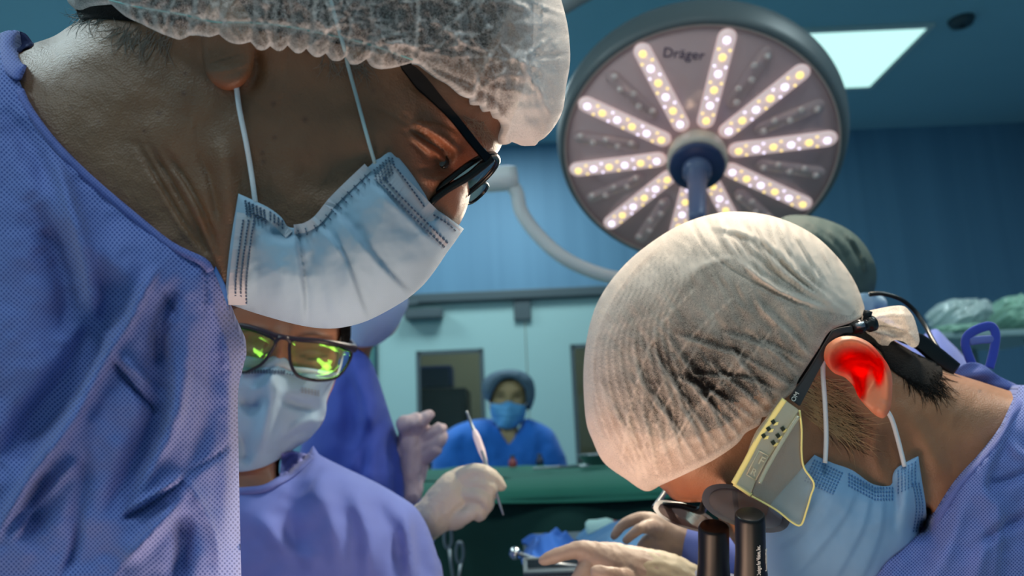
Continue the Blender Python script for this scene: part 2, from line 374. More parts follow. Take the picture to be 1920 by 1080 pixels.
def relief(name, poly, fig, m, parent, step=8, off=0.0, bulge=0.0, bw=30, strokes=(), extra=None, tint=None,
           rnd=False, depth=None, sym=True, thick=None, kind=None, dshift=None):
    """patch of a figure's surface (front and mirrored back, closed). off = stand-off from the figure's surface at the hem"""
    poly = np.asarray(poly, float)
    lo, hi = poly.min(0), poly.max(0)
    def grid(st, a, b):
        gx = np.arange(a[0], b[0], st); gy = np.arange(a[1], b[1], st*0.866)
        X, Y = np.meshgrid(gx, gy); X = X+(np.arange(len(gy)) % 2)[:, None]*st*0.5
        return X.ravel(), Y.ravel()
    x, y = grid(step, np.maximum(lo, (-40, -40)), np.minimum(hi, (1960, 1120)))
    x2, y2 = grid(step*5, lo, hi)
    o = (x2 < -40-step*2) | (y2 < -40-step*2) | (x2 > 1960+step*2) | (y2 > 1120+step*2)
    x = np.concatenate([x, x2[o]]); y = np.concatenate([y, y2[o]])
    k = inside(x, y, poly); x, y = x[k], y[k]
    k = seg_dist(x, y, poly, True) > step*0.45; x, y = x[k], y[k]
    nb = len(poly)
    vs = [Vector((float(a), float(b))) for a, b in poly]+[Vector((float(a), float(b))) for a, b in zip(x, y)]
    r = delaunay_2d_cdt(vs, [], [list(range(nb))], 1, 1e-4)
    pv = np.array([tuple(q) for q in r[0]]); tri = [t for t in r[2]]
    x, y = pv[:, 0], pv[:, 1]
    e = seg_dist(x, y, poly, True)
    if depth is not None: d0 = depth(x, y)
    else: d0 = np.full(x.shape, fig.d0)
    h = fig.h(x, y) if fig is not None else np.zeros(x.shape)
    if rnd: h = h*np.sqrt(np.clip(e/(1.5*(fig.g)), 0, 1))
    hf = h+off+bulge*(1-np.exp(-e/bw))
    st = carve(x, y, strokes)+(extra(x, y, e) if extra else 0)
    fade = np.clip(e/(step*1.2), 0.0, 1) if rnd else np.clip(0.35+e/(step*3), 0, 1)
    if off > 0 and (bulge or off > 0.003): st = np.maximum(st, -0.85*(off+bulge*(1-np.exp(-e/bw))))   # cloth never dips under the body
    hb = hf.copy(); hf = hf+st*fade
    if dshift is not None: d0 = d0+dshift(x, y)
    front = PN(x, y, d0-hf)
    if thick: back = PN(x, y, d0-hf+thick)
    else: back = PN(x, y, d0)+(fig.ax if fig is not None else (lambda c: _F+_R*((c[0]-960)/FPX)+_U*((540-c[1])/FPX))(poly.mean(0)))*(hb+(st*fade if sym else 0))[:, None]
    n = len(x)
    # boundary from edge counts
    cnt = {}
    for t in tri:
        for a, b in ((t[0], t[1]), (t[1], t[2]), (t[2], t[0])): cnt[(a, b)] = 1
    bd = [(a, b) for (a, b) in cnt if (b, a) not in cnt]
    F = [(t[0], t[2], t[1]) for t in tri]
    # orientation: front faces towards the viewer
    a, b, c = (front[i] for i in F[0]); fl = np.dot(np.cross(b-a, c-a), front[F[0][0]]-_C) > 0
    if fl: F = [(t[0], t[2], t[1]) for t in F]
    F += [tuple(i+n for i in reversed(t)) for t in F[:len(tri)]]
    for a, b in bd: F.append((a, b, b+n, a+n) if not fl else (b, a, a+n, b+n))
    uv = np.stack([x, -y], 1)*((fig.d0 if fig else float(np.mean(d0)))/FPX)
    tt = tint(x, y, e) if tint is not None else np.ones((n, 3))
    ob = build(name, np.concatenate([front, back]), F, m, parent, True, np.concatenate([uv, uv]), np.concatenate([tt, tt]), kind=kind)
    bm = bmesh.new(); bm.from_mesh(ob.data); bmesh.ops.recalc_face_normals(bm, faces=bm.faces); bm.to_mesh(ob.data); bm.free()
    def surf(px, py, up=0.0):
        px = np.asarray(px, float); py = np.asarray(py, float); ee = seg_dist(px, py, poly, True)
        q = (fig.h(px, py) if fig is not None else 0)+off+bulge*(1-np.exp(-ee/bw))+(carve(px, py, strokes)+(extra(px, py, ee) if extra else 0))
        dd = (depth(px, py) if depth is not None else fig.d0)+(dshift(px, py) if dshift is not None else 0)
        return PN(px, py, dd-q-up)
    ob_s = surf
    return ob, ob_s
def strip(path, w0, w1):
    """ribbon outline around a px path: w0 to its left, w1 to its right"""
    p = np.asarray(path, float); t = np.gradient(p, axis=0); t /= np.linalg.norm(t, axis=1)[:, None]+1e-9
    nr = np.stack([t[:, 1], -t[:, 0]], 1)
    return np.concatenate([p+nr*w0, (p-nr*w1)[::-1]])
def plate(name, poly, d, t, m, parent, bevel=0.0, depth=None, smooth=False):
    """flat cut-out of px outline with a true thickness t, lying at depth d (or depth(x,y))"""
    poly = np.asarray(poly, float); x, y = poly[:, 0], poly[:, 1]
    dd = depth(x, y) if depth else np.full(len(x), d)
    a = PN(x, y, dd-t/2); b = PN(x, y, dd-t/2)+_F*t; n = len(poly)
    F = [list(range(n)), [i+n for i in reversed(range(n))]]+[[i, i+n, (i+1) % n+n, (i+1) % n] for i in range(n)]
    ob = build(name, np.concatenate([a, b]), F, m, parent, smooth)
    bm = bmesh.new(); bm.from_mesh(ob.data)
    if bevel: bmesh.ops.bevel(bm, geom=[q for q in bm.edges if q.calc_face_angle(0) > 0.6], offset=bevel, segments=2, affect='EDGES')
    bmesh.ops.triangulate(bm, faces=[q for q in bm.faces if len(q.verts) > 4]); bmesh.ops.recalc_face_normals(bm, faces=bm.faces); bm.to_mesh(ob.data); bm.free()
    return ob
def pxtube(name, pts, rpx, m, parent, n=10, flat=1.0, k=6, flatdir=None, closed=False):
    """tube through (px,py,depth) points"""
    W = [P(*p) for p in pts]; W = cr3(W+([W[0]] if closed else []), k)
    if closed: W = W[:-1]
    r = rpx if not np.isscalar(rpx) else rpx
    rm = (r/FPX*pts[0][2]) if np.isscalar(r) else np.interp(np.linspace(0, 1, len(W)), np.linspace(0, 1, len(r)), [a/FPX*p[2] for a, p in zip(r, pts)])
    v, f = tube_vf(W, rm, n, flat, closed, flatdir)
    return build(name, v, f, m, parent)
def capsule_vf(pts, rad, n=14):
    V, F = tube_vf(pts, rad, n)
    for p, r in ((pts[0], rad[0]), (pts[-1], rad[-1])):
        bm = bmesh.new(); bmesh.ops.create_icosphere(bm, subdivisions=2, radius=r)
        v = [tuple(q.co+Vector(p)) for q in bm.verts]; bm.verts.index_update(); f = [[q.index for q in g.verts] for g in bm.faces]; bm.free()
        V, F = join((V, F), (v, f))
    return V, F
def fused(name, chains, m, parent, voxel=0.0015, smooth=6, wr=0.0, wscale=120, tint=None):
    """one continuous skin over tapered chains of (px,py,depth,radius_px)"""
    parts = []
    for ch in chains:
        W = cr3([P(*c[:3]) for c in ch], 5) if len(ch) > 1 else [P(*ch[0][:3])]*2
        R = np.interp(np.linspace(0, 1, len(W)), np.linspace(0, 1, max(2, len(ch))), [c[3]/FPX*c[2] for c in (ch if len(ch) > 1 else ch*2)])
        parts.append(capsule_vf(W, list(R)))
    V, F = join(*parts)
    me = bpy.data.meshes.new('t'); me.from_pydata(V, [], F); o = bpy.data.objects.new('t', me); COL.objects.link(o)
    md = o.modifiers.new('r', 'REMESH'); md.mode = 'VOXEL'; md.voxel_size = voxel
    ms = o.modifiers.new('s', 'SMOOTH'); ms.iterations = smooth; ms.factor = 0.5
    dg = bpy.context.evaluated_depsgraph_get(); dg.update(); e = o.evaluated_get(dg).to_mesh()
    n = len(e.vertices); v = np.empty(n*3); e.vertices.foreach_get('co', v); v = v.reshape(-1, 3)
    nn = np.empty(n*3); e.vertices.foreach_get('normal', nn); nn = nn.reshape(-1, 3)
    f = [tuple(p.vertices) for p in e.polygons]
    o.evaluated_get(dg).to_mesh_clear(); bpy.data.objects.remove(o)
    if wr: v = v+nn*(wr*(1-2.2*np.abs(fbm(v[:, 0]*wscale+v[:, 1]*wscale*0.7, v[:, 2]*wscale*0.6+v[:, 1]*wscale*0.5, 3, 3))))[:, None]
    return build(name, v, f, m, parent, True, uv=v[:, [0, 2]], tint=np.ones((len(v), 3)))
def strands(name, m, parent, roots, surf, length, ang, spread, rpx, n, lift=0.001, bend=0.3, seed=1, depth=0.46):
    """fine hairs lying on a surface: roots(px area) fanned along ang"""
    rg = np.random.RandomState(seed); V, F = [], []
    poly = np.asarray(roots, float); lo, hi = poly.min(0), poly.max(0); c = 0
    while c < n:
        x, y = rg.uniform(lo[0], hi[0]), rg.uniform(lo[1], hi[1])
        if not inside(np.array([x]), np.array([y]), poly)[0]: continue
        c += 1; a = math.radians(ang(x, y) if callable(ang) else ang)+rg.randn()*spread; l = length*rg.uniform(0.5, 1.2); b = rg.randn()*bend
        t = np.linspace(0, 1, 5); xx = x+l*t*np.cos(a+b*t); yy = y+l*t*np.sin(a+b*t)
        w = surf(xx, yy, lift*(0.3+t*rg.uniform(0.2, 1.6)))
        v, f = tube_vf(w, [rpx/FPX*depth*q for q in (1, 1, .9, .7, .3)], 4); V, F = join((V, F), (v, f)) if False else (V+[tuple(q) for q in v], F+[[i+len(V) for i in q] for q in f])
    o = build(name, V, F, m, parent, kind='stuff'); return o
def dashes(name, m, parent, surf, lines, up=0.0006):
    """embossed stitch marks lying on a cloth: lines of (path, dash length px, gap px, half width px)"""
    V, F = [], []
    for path, dl, gp, hw in lines:
        c = cr(path, 2, False); s = np.concatenate([[0], np.cumsum(np.linalg.norm(np.diff(c, axis=0), axis=1))])
        q = 0
        while q+dl < s[-1]:
            a = np.array([np.interp(q, s, c[:, i]) for i in (0, 1)]); b = np.array([np.interp(q+dl, s, c[:, i]) for i in (0, 1)])
            t = (b-a)/np.linalg.norm(b-a); nr = np.array([t[1], -t[0]])*hw
            k = np.array([a+nr, b+nr, b-nr, a-nr]); w0 = surf(k[:, 0], k[:, 1], up); w1 = surf(k[:, 0], k[:, 1], -0.0004)
            n = len(V); V += [tuple(p) for p in w0]+[tuple(p) for p in w1]
            F += [[n, n+1, n+2, n+3]]+[[n+i, n+4+i, n+4+(i+1) % 4, n+(i+1) % 4] for i in range(4)]
            q += dl+gp
    return build(name, V, F, m, parent, False, kind='stuff')
def lettering(name, body, size, origin, xd, yd, m, parent, ext=0.0002, xs=1.0):
    cu = bpy.data.curves.new(name, 'FONT'); cu.body = body; cu.size = size; cu.extrude = ext; cu.align_x = 'CENTER'; cu.align_y = 'CENTER'
    cu.materials.append(m); o = bpy.data.objects.new(name, cu); COL.objects.link(o)
    xd = Vector(xd).normalized(); yd = Vector(yd); yd = (yd-xd*yd.dot(xd)).normalized(); z = xd.cross(yd); xd = xd*xs; p = Vector(origin)-ORG[parent]
    dg = bpy.context.evaluated_depsgraph_get(); me = bpy.data.meshes.new_from_object(o.evaluated_get(dg)); bpy.data.objects.remove(o)
    me.name = name; o = bpy.data.objects.new(name, me); COL.objects.link(o)
    o.parent = parent; o.matrix_local = Matrix(((xd.x, yd.x, z.x, p.x), (xd.y, yd.y, z.y, p.y), (xd.z, yd.z, z.z, p.z), (0, 0, 0, 1)))
    return o

# ================================================================== THE ROOM
M = {}
def wall_panel_mat():
    m, nt, b, out = newmat('blue_wall')
    tc = N(nt, 'ShaderNodeTexCoord'); mp = N(nt, 'ShaderNodeMapping'); mp.inputs['Scale'].default_value = (14, 14, 0.25)
    nt.links.new(tc.outputs['Object'], mp.inputs[0])
    n = N(nt, 'ShaderNodeTexNoise', Scale=1.0, Detail=4.0); nt.links.new(mp.outputs[0], n.inputs['Vector'])
    c = N(nt, 'ShaderNodeMix', data_type='RGBA'); c.inputs[6].default_value = lin(78, 120, 150); c.inputs[7].default_value = lin(104, 148, 178)
    nt.links.new(n.outputs['Fac'], c.inputs[0]); nt.links.new(c.outputs[2], b.inputs['Base Color']); b.inputs['Roughness'].default_value = 0.6
    return m
M['blue'] = wall_panel_mat(); M['pale'] = mat('pale_wall', lin(186, 208, 210), 0.8)
M['ceil'] = mat('ceiling_paint', lin(140, 186, 202), 0.8, noise=(3, 0.05))
M['floor'] = mat('floor_vinyl', lin(150, 166, 172), 0.35, noise=(6, 0.1))
M['door'] = mat('door_laminate', lin(156, 190, 190), 0.45, noise=(4, 0.03))
M['steel'] = mat('brushed_steel', lin(150, 155, 160), 0.35, metal=0.9)
M['dgrey'] = mat('dark_grey_metal', lin(70, 84, 90), 0.5)
M['black'] = mat('black_plastic', lin(14, 15, 18), 0.32)
M['corr'] = mat('corridor_wall', lin(150, 150, 128), 0.8)
M['glass'] = clear_mat('window_glass', (0.9, 0.95, 0.93, 1), 0.0)
S = dict(kind='structure')
X0, X1, Y0, Y1, H = -3.4, 3.2, -2.6, 4.5, 2.95
box('floor', (X0, Y0, -0.05), (X1, 6.6, 0), M['floor'], **S)
box('ceiling', (X0, Y0, H), (X1, Y1+0.15, H+0.05), M['ceil'], **S)
v, f = join(box_vf(((X0+X1)/2, Y1+0.06, (1.985+H)/2), (Vector(((X1-X0)/2, 0, 0)), Vector((0, 0.06, 0)), Vector((0, 0, (H-1.985)/2)))),
            box_vf(((X0-0.80)/2, Y1+0.06, 0.9925), (Vector(((-0.80-X0)/2, 0, 0)), Vector((0, 0.06, 0)), Vector((0, 0, 0.9925)))),
            box_vf(((X1+0.95)/2, Y1+0.06, 0.9925), (Vector(((X1-0.95)/2, 0, 0)), Vector((0, 0.06, 0)), Vector((0, 0, 0.9925)))))
build('wall_back', v, f, M['blue'], None, False, **S)
box('wall_left', (X0-0.1, Y0, 0), (X0, Y1, H), M['pale'], **S)
box('wall_right', (X1, Y0, 0), (X1+0.1, Y1, H), M['blue'], **S)
box('wall_front', (X0, Y0-0.1, 0), (X1, Y0, H), M['pale'], **S)
box('wall_corridor', (-2.2, 6.3, 0), (2.4, 6.4, 2.6), M['corr'], **S)
box('ceiling_corridor', (-2.2, 4.66, 2.6), (2.4, 6.4, 2.65), M['corr'], **S)
# door rail and swing doors with windows
box('trim_1', (-0.98, Y1-0.05, 1.975), (1.2, Y1, 2.03), M['dgrey'], bevel=0.006, **S)
box('trim_2', (-0.87, Y1-0.03, 0), (-0.815, Y1+0.1, 1.975), mat('green_door_frame', lin(70, 120, 118), 0.5), bevel=0.006, **S)
def door(name, x0, x1, wx0, wx1, wz0, wz1, hinge):
    y0, y1 = Y1+0.0, Y1+0.045
    def q(a, b, c, d): return box_vf(((a+b)/2, (y0+y1)/2, (c+d)/2), (Vector(((b-a)/2, 0, 0)), Vector((0, (y1-y0)/2, 0)), Vector((0, 0, (d-c)/2))))
    v, f = join(q(x0, wx0, 0.01, 1.97), q(wx1, x1, 0.01, 1.97), q(wx0, wx1, 0.01, wz0), q(wx0, wx1, wz1, 1.97))
    o = build(name, v, f, M['door'], None, False, **S); ORG[o] = o.location.copy()
    g = box('window_pane', (wx0, y0+0.018, wz0), (wx1, y0+0.024, wz1), M['glass'], o)
    t = 0.012
    v, f = join(q(wx0-t, wx0+t, wz0-t, wz1+t), q(wx1-t, wx1+t, wz0-t, wz1+t), q(wx0, wx1, wz0-t, wz0+t), q(wx0, wx1, wz1-t, wz1+t))
    v = [(a, (b-y0)*0.2+y0-0.004, c) for a, b, c in v]
    build('window_frame', v, f, M['dgrey'], o, False)
    if hinge is not None: box('hinge_bracket', (hinge-0.05, y0-0.03, 1.85), (hinge+0.05, y0-0.001, 1.975), M['dgrey'], o, bevel=0.006)
    return o
d1 = door('door_1', -0.81, 0.065, -0.565, -0.195, 1.02, 1.685, 0.055)
d2 = door('door_2', 0.07, 0.95, 0.335, 0.70, 1.02, 1.685, None)
v, f = join(box_vf((-0.52, Y1-0.05, 1.905), (Vector((0.11, 0, 0)), Vector((0, 0.045, 0)), Vector((0, 0, 0.028))), 0.008),
            tube_vf([(-0.6, Y1-0.06, 1.93), (-0.72, Y1-0.12, 1.95), (-0.55, Y1-0.08, 1.97)], 0.012))
build('door_closer', v, f, M['dgrey'], d1, False)
# things seen through the left door's window
t = thing('equipment_cabinet', 'black equipment cabinet standing in the corridor behind the door window', 'cabinet', (-0.62, 5.3, 0))
box('body', (-0.82, 5.1, 0.08), (-0.33, 5.6, 1.52), mat('black_cabinet', lin(16, 18, 20), 0.5), t, bevel=0.01)
box('door_panel', (-0.80, 5.085, 0.12), (-0.35, 5.1, 1.48), M['black'], t, bevel=0.004)
for xx in (-0.78, -0.37):
    for yy in (5.14, 5.56):
        v, f = lathe_vf((xx, yy, 0), (0, 0, 1), [(0, 0), (0.03, 0), (0.03, 0.08), (0, 0.08)], 12); build('caster', v, f, M['black'], t)
t = thing('blue_monitor', 'dark blue screen box on top of the black corridor cabinet', 'monitor', (-0.56, 5.3, 1.52))
box('housing', (-0.72, 5.2, 1.535), (-0.43, 5.42, 1.68), mat('navy_plastic', lin(26, 48, 110), 0.4), t, bevel=0.012)
box('screen', (-0.70, 5.193, 1.55), (-0.45, 5.2, 1.665), mat('navy_screen', lin(20, 34, 80), 0.2), t)
box('foot', (-0.68, 5.24, 1.52), (-0.47, 5.38, 1.536), M['black'], t)
lamp('corridor_light', 'AREA', (-0.2, 5.4, 2.55), (-0.4, 5.8, 0), 10, (0.85, 0.95, 0.9), 0.8)
# ceiling light panels: the one in view is built, the rest of the row lights the room
t = thing('ceiling_light', 'square white glowing panel set in the blue ceiling', 'ceiling light', (1.66, 3.57, H))
box('diffuser', (1.36, 3.27, H-0.012), (1.96, 3.87, H-0.001), emat('panel_glow', (0.62, 1.0, 0.93, 1), 1.05), t)
for k, (a, b) in enumerate((((1.335, 3.245), (1.985, 3.27)), ((1.335, 3.87), (1.985, 3.895)), ((1.335, 3.27), (1.36, 3.87)), ((1.96, 3.27), (1.985, 3.87)))):
    box('frame_bar', (*a, H-0.016), (*b, H-0.0005), mat('panel_frame', lin(190, 205, 205), 0.4), t)
for xx, yy, pw in ((-1.7, 3.57, 26), (0.0, 3.57, 26), (-1.7, 0.9, 24), (1.66, 0.9, 20), (0.0, -0.9, 16), (-1.7, -0.9, 20), (1.66, -0.9, 14)):
    lamp('ceiling_panel_light', 'AREA', (xx, yy, H-0.02), (xx, yy, 0), pw, (0.78, 0.97, 1.0), 0.6)
t = thing('smoke_detector', 'small dark round detector on the ceiling right of the light panel', 'detector', plane_hit(1802, 36, 2, H))
v, f = lathe_vf(ORG[t], (0, 0, -1), [(0, 0), (0.055, 0), (0.055, 0.01), (0.045, 0.03), (0.02, 0.036), (0, 0.036)], 24); build('housing', v, f, mat('detector_grey', lin(50, 66, 74), 0.5), t)
v, f = lathe_vf(ORG[t]+Vector((0, 0, -0.034)), (0, 0, -1), [(0, 0), (0.012, 0), (0.012, 0.008), (0, 0.01)], 14); build('sensor', v, f, M['black'], t)

# ================================================================== OPERATING LAMP
LC = P(1307, 262, 1.68)
vd = (LC-CAM).normalized()
dn = (UP*-1 - vd*(UP.dot(vd)*-1)).normalized()
LN = (vd*-math.cos(math.radians(30))+dn*math.sin(math.radians(30))).normalized()
LX = (RT-LN*RT.dot(LN)).normalized(); LY = LN.cross(LX)
if LY.dot(UP) < 0: LY = -LY
LF = LC+LN*0.045   # centre of the glass face; LC is the widest ring behind it
def L3(x, y, z): return LF+LX*x+LY*y+LN*z
R = 264/FPX*1.68
lampO = thing('operating_lamp', 'large round operating lamp with radiating rows of lit bulbs', 'lamp', LC)
rim = mat('lamp_housing', lin(92, 100, 102), 0.45)
v, f = lathe_vf(LC, LN, [(0, -0.05), (0.5*R, -0.048), (0.82*R, -0.03), (0.94*R, -0.012), (R, 0), (0.995*R, 0.02), (0.97*R, 0.05), (0.95*R, 0.062), (0.925*R, 0.064), (0.918*R, 0.059)], 96, LX)
build('housing', v, f, rim, lampO)
v, f = lathe_vf(LF, LN, [(0, 0.012), (0.5*R, 0.0122), (0.925*R, 0.0125), (0.925*R, 0.016), (0, 0.0161)], 96, LX)
build('cover_glass', v, f, mat('lamp_cover', lin(206, 168, 166), 0.18, spec=0.6, coat=0.3), lampO)
v, f = lathe_vf(LF, LN, [(0.91*R, 0.0165), (0.91*R, 0.0185), (0.924*R, 0.0185), (0.924*R, 0.0165)], 96, LX)
build('trim_ring', v, f, mat('lamp_trim', lin(200, 175, 165), 0.3), lampO)
def pod_vf(a, r0, r1, w, z0, z1):
    """rounded bar from radius r0 to r1 at angle a (clockwise from up)"""
    ca, sa = math.sin(a), math.cos(a); ring = []
    for k in range(9): q = math.pi*k/8; ring.append((r1+w*math.sin(q), w*math.cos(q)))
    for k in range(9): q = math.pi+math.pi*k/8; ring.append((r0+w*math.sin(q), w*math.cos(q)))
    V = []; n = len(ring)
    for sc, z in ((1, z0), (1, z1*0.7), (0.8, z1)):
        rm = (r0+r1)/2
        for r, t in ring:
            rr = r if sc == 1 else r-math.copysign(w*0.2, r-rm); V.append(L3(rr*ca+t*sc*sa, rr*sa-t*sc*ca, z))
    F = [[i, (i+1) % n, (i+1) % n+n, i+n] for i in range(n)]+[[i+n, (i+1) % n+n, (i+1) % n+2*n, i+2*n] for i in range(n)]+[list(range(2*n, 3*n))]
    return V, F
pod_lit = emat('bulb_row_lit', (0.82, 0.62, 0.60, 1), 0.52)
led_w = emat('bulb_cool', (0.84, 0.76, 1.0, 1), 1.9); led_y = emat('bulb_warm', (1.0, 0.74, 0.22, 1), 1.5)
pod_off = mat('bulb_row_unlit', lin(214, 176, 172), 0.2, coat=0.5); led_off = mat('bulb_unlit', lin(236, 208, 200), 0.08, spec=0.9, coat=0.8)
sphere_src = {}
def bead(name, c, r, ax, m, parent):
    v, f = lathe_vf(c, ax, [(r, 0), (r*0.92, r*0.4), (r*0.7, r*0.72), (r*0.36, r*0.93), (0, r)], 10); return build(name, v, f, m, parent)
A0 = math.radians(3.5)
for i in range(10):
    a = A0+i*math.pi/5; ux, uy = math.sin(a), math.cos(a)
    v, f = pod_vf(a, 0.265*R, 0.845*R, 0.058*R, 0.016, 0.024); o = build('bulb_row', v, f, pod_lit, lampO)
    for k in range(6):
        r = (0.275+0.562*k/5)*R; bead('bulb', L3(ux*r, uy*r, 0.0235), 0.0072, LN, led_w if (k+i) % 2 else led_y, o)
        for sg in (-1, 1):
            r2 = r+0.05*R; bead('side_bulb', L3(ux*r2+uy*sg*0.036*R, uy*r2-ux*sg*0.036*R, 0.0232), 0.0028, LN, led_w if k % 2 else led_y, o) if k < 5 else None
    if i == 9: continue   # the maker's name takes this gap
    a += math.pi/10; ux, uy = math.sin(a), math.cos(a)
    v, f = pod_vf(a, 0.45*R, 0.82*R, 0.052*R, 0.016, 0.020); o = build('unlit_bulb_row', v, f, pod_off, lampO)
    for k in range(5):
        r = (0.46+0.35*k/4)*R; bead('bulb', L3(ux*r+uy*0.02*R*(-1)**k, uy*r-ux*0.02*R*(-1)**k, 0.0195), 0.0075, LN, led_off, o)
navy = mat('navy_grip', lin(38, 54, 92), 0.4); navy2 = mat('blue_grip', lin(84, 96, 128), 0.35)
v, f = lathe_vf(LF, LN, [(0.20*R, 0.014), (0.205*R, 0.05), (0.19*R, 0.056), (0.12*R, 0.058)], 48, LX); build('hub_ring', v, f, mat('hub_ring', lin(206, 190, 176), 0.3), lampO)
v, f = lathe_vf(LF, LN, [(0, 0.050), (0.15*R, 0.052), (0.185*R, 0.062), (0.185*R, 0.069), (0.17*R, 0.074), (0.09*R, 0.076), (0, 0.076)], 48, LX); build('hub_cap', v, f, navy, lampO)
v, f = lathe_vf(LF, LN, [(0.098*R, 0.075), (0.096*R, 0.092), (0.075*R, 0.097), (0.066*R, 0.1), (0.06*R, 0.15), (0.053*R, 0.24), (0.045*R, 0.254), (0, 0.256)], 28, LX); build('handle', v, f, navy2, lampO)
lettering('lettering', 'Dräger', 0.028, L3(-0.195*R, 0.715*R, 0.0172), LX, LY, mat('navy_print', lin(46, 44, 84), 0.5), lampO)
white = mat('white_enamel', lin(232, 230, 228), 0.35)
pxtube('bow_arm', [(955, 340, 1.74), (969, 362, 1.74), (978, 398, 1.74), (1008, 440, 1.74), (1052, 480, 1.74), (1105, 507, 1.75), (1165, 523, 1.77), (1240, 528, 1.78), (1330, 515, 1.78), (1420, 470, 1.77)], 13, white, lampO, 14)
v, f = lathe_vf(P(740, 350, 1.74), P(972, 333, 1.74)-P(740, 350, 1.74), [(0, 0), (0.026, 0), (0.026, 0.20), (0.0285, 0.204), (0.0285, 0.255), (0.026, 0.276), (0, 0.279)], 24); build('arm_joint', v, f, white, lampO)
pxtube('support_arm', [(760, 348, 1.74), (700, 300, 1.74), (760, 200, 1.74), (900, 100, 1.74), (1060, 2, 1.74), (1150, -60, 1.74), (1170, -170, 1.74), (1170, -420, 1.74)], 22, mat('arm_grey', lin(150, 158, 160), 0.4), lampO, 14)

# ================================================================== THE BACK TABLE AND THE OPERATING TABLE
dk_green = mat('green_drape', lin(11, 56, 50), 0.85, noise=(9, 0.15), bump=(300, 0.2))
t = thing('instrument_table', 'long table under a dark green drape in front of the nurse', 'table', (0.55, 2.1, 0))
x0, x1, y0, y1, zt = -0.30, 1.05, 1.72, 2.55, 1.072
box('tabletop', (x0, y0, zt-0.05), (x1, y1, zt-0.006), M['steel'], t)
for a in (x0+0.06, x1-0.06):
    for b in (y0+0.1, y1-0.06): box('leg', (a-0.02, b-0.02, 0), (a+0.02, b+0.02, zt-0.05), M['steel'], t)
def drape(x0, x1, y0, y1, zt, zb, amp, fr, sd, out=0.0):
    """cloth over the table: flat top, folds hanging on the near side and the left end"""
    nu, nv = 150, 40; V = []; F = []
    per = [(x0, y1), (x0, y0), (x1, y0), (x1, y1)]
    L = [y1-y0, x1-x0, y1-y0]; tot = sum(L)
    for j in range(nv):
        for i in range(nu):
            s = tot*i/(nu-1); k = 0
            while k < 2 and s > L[k]: s -= L[k]; k += 1
            a, b = Vector((*per[k], 0)), Vector((*per[k+1], 0)); p = a+(b-a)*(s/L[k]); dr = (b-a).normalized(); nr = Vector((dr.y, -dr.x, 0))
            q = j/(nv-1); z = zt-(zt-zb)*q; an = min(1, q*5)*math.pi/2; z = zt-min(0.07, (zt-zb)*0.8)*(1-math.cos(an))-max(0, zt-zb-0.07)*max(0, q-0.2)/0.8
            w_ = (0.4*math.sin(i*fr)+0.6*math.sin(i*fr*0.37+1.3))*amp*min(1, q*3)+0.01+out*math.sin(an)+0.075*math.sin(an)+amp*0.6*q
            p = p+nr*w_; V.append((p.x, p.y, z-0.012*math.sin(i*0.09+sd)*q))
    for j in range(nv-1):
        for i in range(nu-1): a = j*nu+i; F.append((a, a+nu, a+nu+1, a+1))
    n = len(V); m = 26
    for j in range(m):
        for i in range(m): V.append((x0-0.012+(x1-x0+0.024)*i/(m-1), y0-0.012+(y1-y0+0.024)*j/(m-1), zt+0.003*math.sin(i*1.7+j*0.9)+0.004*math.sin(i*0.6)))
    for j in range(m-1):
        for i in range(m-1): a = n+j*m+i; F.append((a, a+1, a+m+1, a+m))
    return V, F
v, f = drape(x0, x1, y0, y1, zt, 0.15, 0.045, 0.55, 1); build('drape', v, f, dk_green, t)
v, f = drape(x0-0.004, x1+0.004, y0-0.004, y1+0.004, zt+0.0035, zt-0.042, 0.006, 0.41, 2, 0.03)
build('drape_lit_top', v, f, mat('green_drape_lit', lin(36, 106, 88), 0.85, noise=(12, 0.12), bump=(300, 0.2)), t)  # lighter copy of the drape, added to paint its ceiling-lit top edge
TT = zt+0.0085
def small(name, label, cat, x, y, fn, group=None):
    o = thing(name, label, cat, (x, y, TT), group); fn(o, x, y); return o
def bottle(c, cm, k=0.5):
    def g(o, x, y):
        v, f = lathe_vf((x, y, TT), (0, 0, 1), [(r*k, z*k) for r, z in ((0, 0), (0.022, 0), (0.024, 0.004), (0.024, 0.035), (0.012, 0.048), (0.011, 0.056), (0, 0.056))], 20); build('body', v, f, c, o)
        v, f = lathe_vf((x, y, TT+0.054*k), (0, 0, 1), [(r*k, z*k) for r, z in ((0.013, 0), (0.014, 0.012), (0, 0.014))], 16); build('cap', v, f, cm, o)
    return g
def bowl(c):
    def g(o, x, y):
        v, f = lathe_vf((x, y, TT), (0, 0, 1), [(0, 0), (0.03, 0), (0.034, 0.004), (0.052, 0.03), (0.056, 0.031), (0.052, 0.026), (0.03, 0.007), (0, 0.006)], 26); build('bowl', v, f, c, o)
        v, f = lathe_vf((x, y, TT), (0, 0, 1), [(0.044, 0.019), (0.0, 0.021)], 20); build('contents', v, f, mat('saline', lin(120, 150, 150), 0.1), o)
    return g
def forceps(a):
    def g(o, x, y):
        d = Vector((math.cos(a), math.sin(a), 0)); n = Vector((-d.y, d.x, 0)); c = Vector((x, y, TT+0.004))
        for s in (-1, 1):
            v, f = tube_vf([c-d*0.07, c-d*0.02+n*0.002*s, c+n*0.006*s, c+d*0.05+n*0.012*s], 0.003, 8); build('shank', v, f, M['steel'], o)
            ring = [c+d*0.062+n*0.014*s+(d*math.cos(q)+n*math.sin(q))*0.013 for q in np.linspace(0, 2*math.pi, 15)[:-1]]
            v, f = tube_vf(ring, 0.0028, 6, closed=True); build('finger_ring', v, f, M['steel'], o)
        v, f = lathe_vf(c+Vector((0, 0, -0.004)), (0, 0, 1), [(0, 0), (0.006, 0), (0.006, 0.009), (0, 0.009)], 12); build('pivot', v, f, M['steel'], o)
    return g
